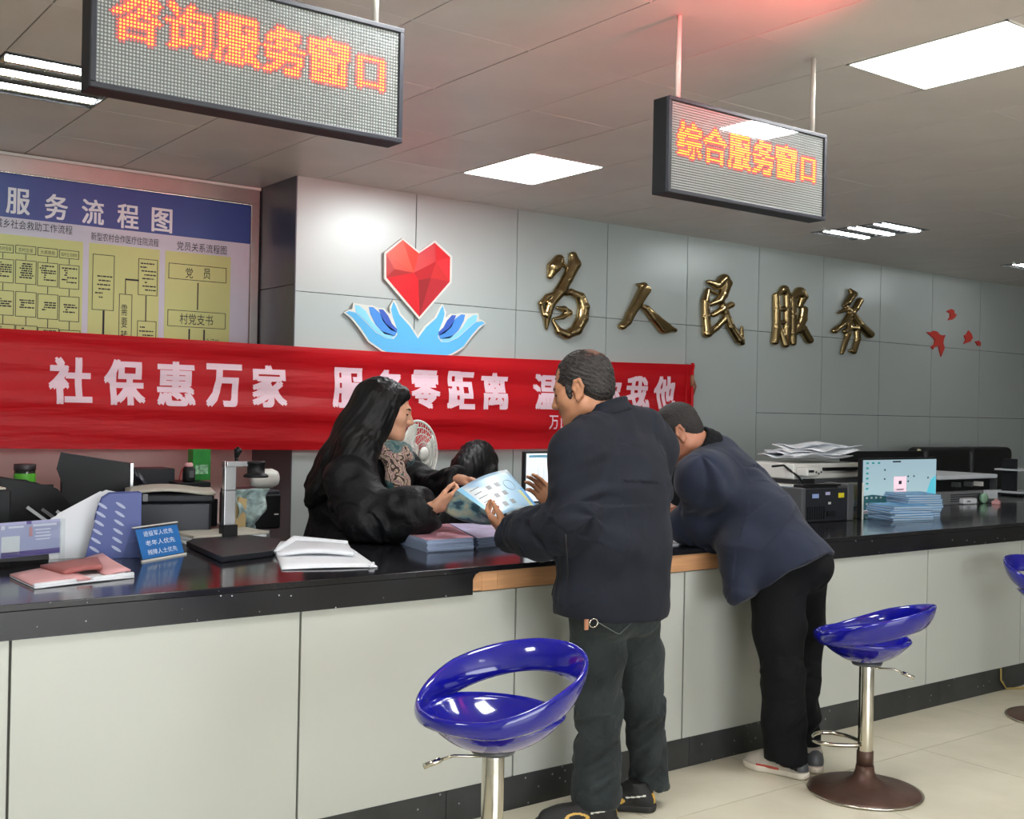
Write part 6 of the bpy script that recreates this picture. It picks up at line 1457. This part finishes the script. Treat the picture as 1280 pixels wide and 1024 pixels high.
def woman():
    base = np.array([2.36, 4.40, 0]); c = at_y(484, 513, 4.30); s = 1.03; Fr = head_frame((.86, -.47, -.20))
    S = SDF(c-.19, c+.19, .003); L = head(S, c, Fr, s, True); nb = at_y(468, 572, 4.36); S.cap(nb, L(0, -.02, -.05), .05, .047, .03)
    V, F = S.mesh(); mi = head_mats(V, F, L, c, Fr, s, True); parts = [(V, F, mi)]
    nw, nd = at_y(546, 633, 3.88), None; nt = at_y(578, 620, 3.80); fw = at_y(577, 600, 4.02); ft = at_y(612, 604, 3.86)
    for w, t_, n, td, bd, th in ((nw, nt, (.25, .55, .3), (.1, .1, .9), (.8, 1.0, .6), (.8, .4, .5)), (fw, ft, (-.1, -.5, -.7), (-.5, -.6, .4), (.25, .4, .3), (.9, .4, .3))):
        S = SDF(w-.2, w+.2, .0026); hand(S, w, np.array(t_)-w, n, td, bd, .93, thumb=th); V, F = S.mesh(); parts.append((V, F, np.zeros(len(F), int)))
    S = SDF((1.9, 3.7, 0), (3.0, 4.8, 1.5), .012); S.chain([at_y(440, 740, 4.48), at_y(448, 640, 4.45), nb], [.13, .11, .05], .04)
    S.chain([(2.30, 4.40, .8), (2.30, 4.42, .45), (2.30, 4.42, .06)], [.07, .05, .04]); S.chain([(2.44, 4.50, .8), (2.44, 4.50, .45), (2.44, 4.50, .06)], [.07, .05, .04])
    V, F = S.mesh(); parts.append((V, F, np.zeros(len(F), int)))
    root = mk_body('person', base, 'long-haired woman in a black padded coat behind the counter, holding out the leaflet', parts, ['skin_w', 'lip', 'eye', 'brow'])
    # coat
    S = SDF((1.85, 3.7, .5), (3.1, 4.9, 1.5), .006); wy = (.15, 1, 0)
    w0, w1, w2, w3 = at_y(440, 740, 4.48), at_y(440, 690, 4.47), at_y(446, 630, 4.45), at_y(459, 590, 4.40)
    S.chain([w0, w1, w2, w3], [.225, .218, .186, .125], .05, w=wy, ws=1.08); S.cap(w3, nb-np.array([0, 0, .01]), .115, .07, .05, w=wy, ws=1.1)
    sn = at_y(437, 600, 4.22); en = at_y(462, 668, 4.07); cn = at_y(538, 637, 3.90)
    en[2] = max(en[2], .995)
    S.chain([sn, en, en*.4+cn*.6, cn], [.082, .074, .066, .056], .09); sf = at_y(497, 582, 4.55); ef = at_y(532, 612, 4.36); cf = at_y(571, 601, 4.06)
    S.chain([sf, ef, cf], [.09, .075, .056], .045)
    S.cut(cn+unit(nt-nw)*.012, np.array(nt)-nw, near=nw, rad=.12); S.cut(cf+unit(ft-fw)*.012, np.array(ft)-fw, near=fw, rad=.12)
    # clear of the counter below its top
    V, F = S.mesh(); V = folds(V, F, [(sn, en, .011, 15, .5), (en, cn, .010, 17, .5), (sf, ef, .008, 18, .5), (ef, cf, .008, 18, .5), (w0, w3, .010, 9, .3)], seed=51, low=.006)
    lowm = (V[:, 2] < TOP+.012) & (V[:, 1] > 3.98); V[lowm, 1] = np.maximum(V[lowm, 1], 4.172); lowm = (V[:, 2] < TOP+.004) & (V[:, 1] <= 3.98); V[lowm, 2] = TOP+.004; o = mk_child('coat', base, V, F, 'puffer', root)
    # scarf: wound round the neck, one end hanging
    S = SDF((2.15, 3.95, .85), (2.85, 4.6, 1.5), .0045); k_ = at_y(484, 570, 4.30)
    P = [k_+np.array([.085*math.cos(a), .085*math.sin(a), .012*math.cos(a*1+2)-.015*math.cos(a)]) for a in [k*math.pi/8 for k in range(17)]]
    for q_ in range(16): S.cap(P[q_], P[q_+1], .030, .030, .02); S.cap(P[q_]+(0, 0, .034), P[q_+1]+(0, 0, .034), .022, .022, .01)
    E_ = [at_y(x, y, Y) for x, y, Y in ((492, 572, 4.20), (497, 600, 4.16), (499, 630, 4.15), (500, 662, 4.14), (498, 682, 4.14))]
    S.chain(E_, [.030, .032, .036, .038, .040], .02, w=(.85, -.5, 0), ws=1.5)
    V, F = S.mesh(); Nn = vnormals(V, F); V = V+Nn*(.006*vnoise(np.stack([V[:, 0]*40, V[:, 1]*40, V[:, 2]*9], 1), 8))[:, None]; mk_child('scarf', base, V, F, 'scarf', root)
    # long hair
    S = SDF((1.95, 3.9, .95), (2.8, 4.85, 1.72), .0048)
    S.ell(L(0, -.018, .040), np.array([.091, .108, .093])*s, Fr); S.ell(L(0, -.05, -.03), np.array([.086, .078, .09])*s, Fr, .03)
    S.cap(L(-.05, .052, .082), L(.05, .052, .082), .012, .012, .04)
    near = L(1, 0, 0)-c
    Pn = [L(.068, .000, .050), L(.078, -.034, -.03), at_y(459, 562, 4.20), at_y(462, 605, 4.16), at_y(466, 648, 4.10)]; S.chain(Pn, [.030, .030, .036, .038, .018], .03)
    Pb = [L(.03, -.06, .03), at_y(448, 540, 4.34), at_y(424, 580, 4.38), at_y(403, 608, 4.42), at_y(389, 628, 4.44)]; S.chain(Pb, [.09, .090, .085, .060, .022], .05)
    Pm = [L(.05, -.04, -.02), at_y(448, 560, 4.26), at_y(433, 600, 4.24), at_y(420, 632, 4.22)]; S.chain(Pm, [.08, .075, .066, .030], .05)
    Pf = [L(-.078, .03, .05), L(-.085, .015, -.03), L(-.07, -.0, -.12)]; S.chain(Pf, [.022, .024, .03], .03)
    S.ell(L(.0, .104, -.030), np.array([.100, .104, .100])*s, Fr, .010, True)
    V, F = S.mesh(); Nn = vnormals(V, F); fl = unit(np.array(Pb[3])-np.array(Pb[1])); u_ = unit(np.cross(fl, [0, 1, 0])); v_ = np.cross(fl, u_)
    q = np.stack([V@u_*95, V@v_*95, V@fl*7], 1); V = V+Nn*(.0042*vnoise(q, 9)+.0045*vnoise(q*.4, 10))[:, None]
    mk_child('hair', base, V, F, 'hair_w', root)
    # loose strands at the tips
    m = MB(base)
    for k in range(14):
        a = at_y(392+k*1.5, 612+k, 4.42); b = a+np.array([-.03-.004*k % .03, .01*math.sin(k), -.03-.012*(k % 4)]); m.tube([a, a*.5+b*.5+(0, 0, .01), b], [.003, .002, .0006], 5)
    m.build('hair_strand', 'hair_w', root)
    p = at_y(372, 603, 4.4)
woman()

# ------------------------------------------------------------------ the open leaflet between them
A, B, C_, D_ = at_y(571, 613, 3.80), at_y(633, 587, 3.86), at_y(670, 628, 3.56), at_y(617, 645, 3.44); O = (A+B+C_+D_)/4
t = thing('leaflet', O, 'open pale blue leaflet passed from the woman to the standing man', 'leaflet')
nv_ = unit(np.cross(B-A, D_-A)); nv_ = nv_ if nv_[2] > 0 else -nv_
def lf(u, v): p = (A*(1-u)+B*u)*(1-v)+(D_*(1-u)+C_*u)*v; return p+nv_*.014*math.sin(math.pi*u)*(1-.3*v)-nv_*.012*v*v
q = N('leaflet_print'); tc = q.n('ShaderNodeTexCoord'); nz = q.n('ShaderNodeTexNoise', Scale=2.2, Detail=1.); q.l(tc.outputs['Generated'], nz.inputs['Vector'])
cr = q.n('ShaderNodeValToRGB'); cr.color_ramp.elements[0].position = .42; cr.color_ramp.elements[0].color = lin('9cc4de'); cr.color_ramp.elements[1].position = .58; cr.color_ramp.elements[1].color = lin('dfe8ea'); q.l(nz.outputs[0], cr.inputs[0]); q.l(cr.outputs[0], q.b.inputs['Base Color']); q.b.inputs['Roughness'].default_value = .35; MT['leaf'] = q.m
m = MB(O); m.sheet(lf, 16, 12); m.build('page', 'leaf', t, solid=.0008)
def patch(u0, u1, v0, v1, mt_, nm, e=.0012, nu=4):
    m = MB(O); m.sheet(lambda u, v: lf(u0+(u1-u0)*u, v0+(v1-v0)*v)+nv_*e, nu, 3); return m.build(nm, mt_, t)
MT['print_grey'] = mat('print_grey', '7d8488', .5); MT['print_blue'] = mat('print_blue', '5f9fd8', .4); MT['print_yel'] = mat('print_yellow', 'd8d890', .4)
for i in range(2):
    for j in range(3): patch(.38+.17*i, .47+.17*i, .28+.24*j, .39+.24*j, 'print_grey', 'printed_square')
patch(.0, .08, .0, 1, 'h2', 'page_edge'); patch(.93, 1., .55, 1., 'print_blue', 'corner_colour'); patch(.87, .93, .60, 1, 'print_yel', 'corner_colour')
m = MB(O); m.tube([lf(.80+.09*math.cos(k*math.pi/12), .42+.14*math.sin(k*math.pi/12))+nv_*.0013 for k in range(24)], .0007, 4, closed=True); m.build('printed_ring', 'print_grey', t)
for k in range(5): patch(.12, .30-.03*(k % 2), .2+.13*k, .222+.13*k, 'print_grey', 'printed_line')
E1, E2 = at_y(579, 657, 3.72), at_y(622, 652, 3.50)+np.array([0, .02, -.015])
G0 = at_y(556, 640, 3.84)
q = N('leaflet_inner'); tc = q.n('ShaderNodeTexCoord'); nz = q.n('ShaderNodeTexNoise', Scale=3.6, Detail=2.); q.l(tc.outputs['Generated'], nz.inputs['Vector'])
cr = q.n('ShaderNodeValToRGB'); E = cr.color_ramp.elements; E[0].position = .36; E[0].color = lin('2f5568'); E[1].position = .62; E[1].color = lin('b6b8a0'); e = E.new(.47); e.color = lin('7fa6ac'); q.l(nz.outputs[0], cr.inputs[0]); q.l(cr.outputs[0], q.b.inputs['Base Color']); q.b.inputs['Roughness'].default_value = .3; MT['leaf2'] = q.m
m = MB(O); m.sheet(lambda u, v: (A*(1-u)+D_*u)*(1-v)+(G0*(1-u)**2+E1*2*u*(1-u)*1.0+E2*u*u)*v+np.array([0, .012*math.sin(math.pi*v), 0]), 12, 8); m.build('hanging_page', 'leaf2', t, solid=.0008)

# ------------------------------------------------------------------ seated woman behind, mostly hair
def woman_two():
    Y = 5.35; c = at_y(599, 580, Y); base = np.array([c[0], Y+.05, 0]); s = .98; Fr = head_frame((.80, .25, -.42))
    S = SDF(c-.19, c+.19, .004); L = head(S, c, Fr, s, True); nb = c+np.array([-.04, .0, -.17]); S.cap(nb, L(0, -.02, -.05), .05, .047, .03)
    V, F = S.mesh(); mi = head_mats(V, F, L, c, Fr, s, True); parts = [(V, F, mi)]
    S = SDF(base+(-.5, -.4, .38), base+(.5, .5, 1.1), .012); S.chain([base+(-.02, .05, .56), base+(-.02, .04, .8), nb], [.13, .11, .05], .04)
    V, F = S.mesh(); parts.append((V, F, np.zeros(len(F), int)))
    root = mk_body('person', base, 'seated dark-haired woman behind the counter, only her bowed head showing', parts, ['skin_w', 'lip', 'eye', 'brow'])
    S = SDF(c-.32, c+.28, .0055)
    S.ell(L(0, -.018, .040), np.array([.092, .110, .096])*s, Fr); S.ell(L(0, -.05, -.03), np.array([.088, .078, .09])*s, Fr, .03)
    S.chain([L(.06, .04, .04), L(.085, .01, -.04), L(.08, -.02, -.14)], [.03, .036, .03], .04); S.chain([L(0, -.07, 0), L(.0, -.10, -.08), L(.02, -.09, -.17)], [.085, .075, .05], .05)
    S.cap(L(-.07, .03, .05), L(-.08, 0, -.08), .024, .024, .03)
    S.ell(L(.0, .115, -.035), np.array([.085, .082, .095])*s, Fr, .012, True)
    V, F = S.mesh(); Nn = vnormals(V, F); V = V+Nn*(.005*vnoise(np.stack([V[:, 0]*70, V[:, 1]*70, V[:, 2]*12], 1), 9))[:, None]; mk_child('hair', base, V, F, 'hair_w', root)
    S = SDF(base+(-.5, -.45, .40), base+(.6, .55, 1.15), .008)
    S.chain([base+(-.02, .05, .55), base+(-.02, .04, .78), nb-np.array([0, 0, .05])], [.16, .15, .09], .05, w=(.2, 1, 0), ws=1.2)
    for q_ in (-1, 1): S.chain([nb+np.array([-.0, .17*q_, -.07]), base+np.array([.05, .2*q_, .72]), base+np.array([.22, .12*q_, .80])], [.075, .065, .05], .04)
    V, F = S.mesh(); V = folds(V, F, [(base+(-.02, .05, .5), base+(-.02, .04, .9), .008, 10, .5)], seed=61); mk_child('coat', base, V, F, 'puffer', root)
    S = SDF(base+(-.3, -.3, .0), base+(.65, .4, .68), .009)
    for q_ in (-1, 1): S.chain([base+(-.02, .05+.09*q_, .53), base+np.array([.36, .09*q_, .52]), base+np.array([.38, .09*q_, .06])], [.09, .07, .05], .03); S.cap(base+np.array([.36, .09*q_, .035]), base+np.array([.50, .09*q_, .03]), .034, .03, .02)
    V, F = S.mesh(); mk_child('trousers', base, V, F, 'black_cotton', root)
    t = thing('office_chair', (base[0]-.02, base[1]+.04, 0), 'black office chair under the seated woman, hidden by the counter', 'office chair')
    m = MB(); m.box((0, 0, .40), (.46, .46, .06)); m.build('seat', 'black_plastic', t, bevel=.025)
    m = MB(); m.tube([(0, 0, .05), (0, 0, .37)], .025, 12); m.build('column', 'black_plastic', t)
    m = MB()
    for k in range(5): a = k*2*math.pi/5; m.tube([(0, 0, .07), (.26*math.cos(a), .26*math.sin(a), .05)], [.022, .016], 8); m.lathe([(.02, -.05), (.025, -.025), (.02, 0)], 10, (.26*math.cos(a), .26*math.sin(a), .05))
    m.build('base', 'dark_plastic', t)
woman_two()
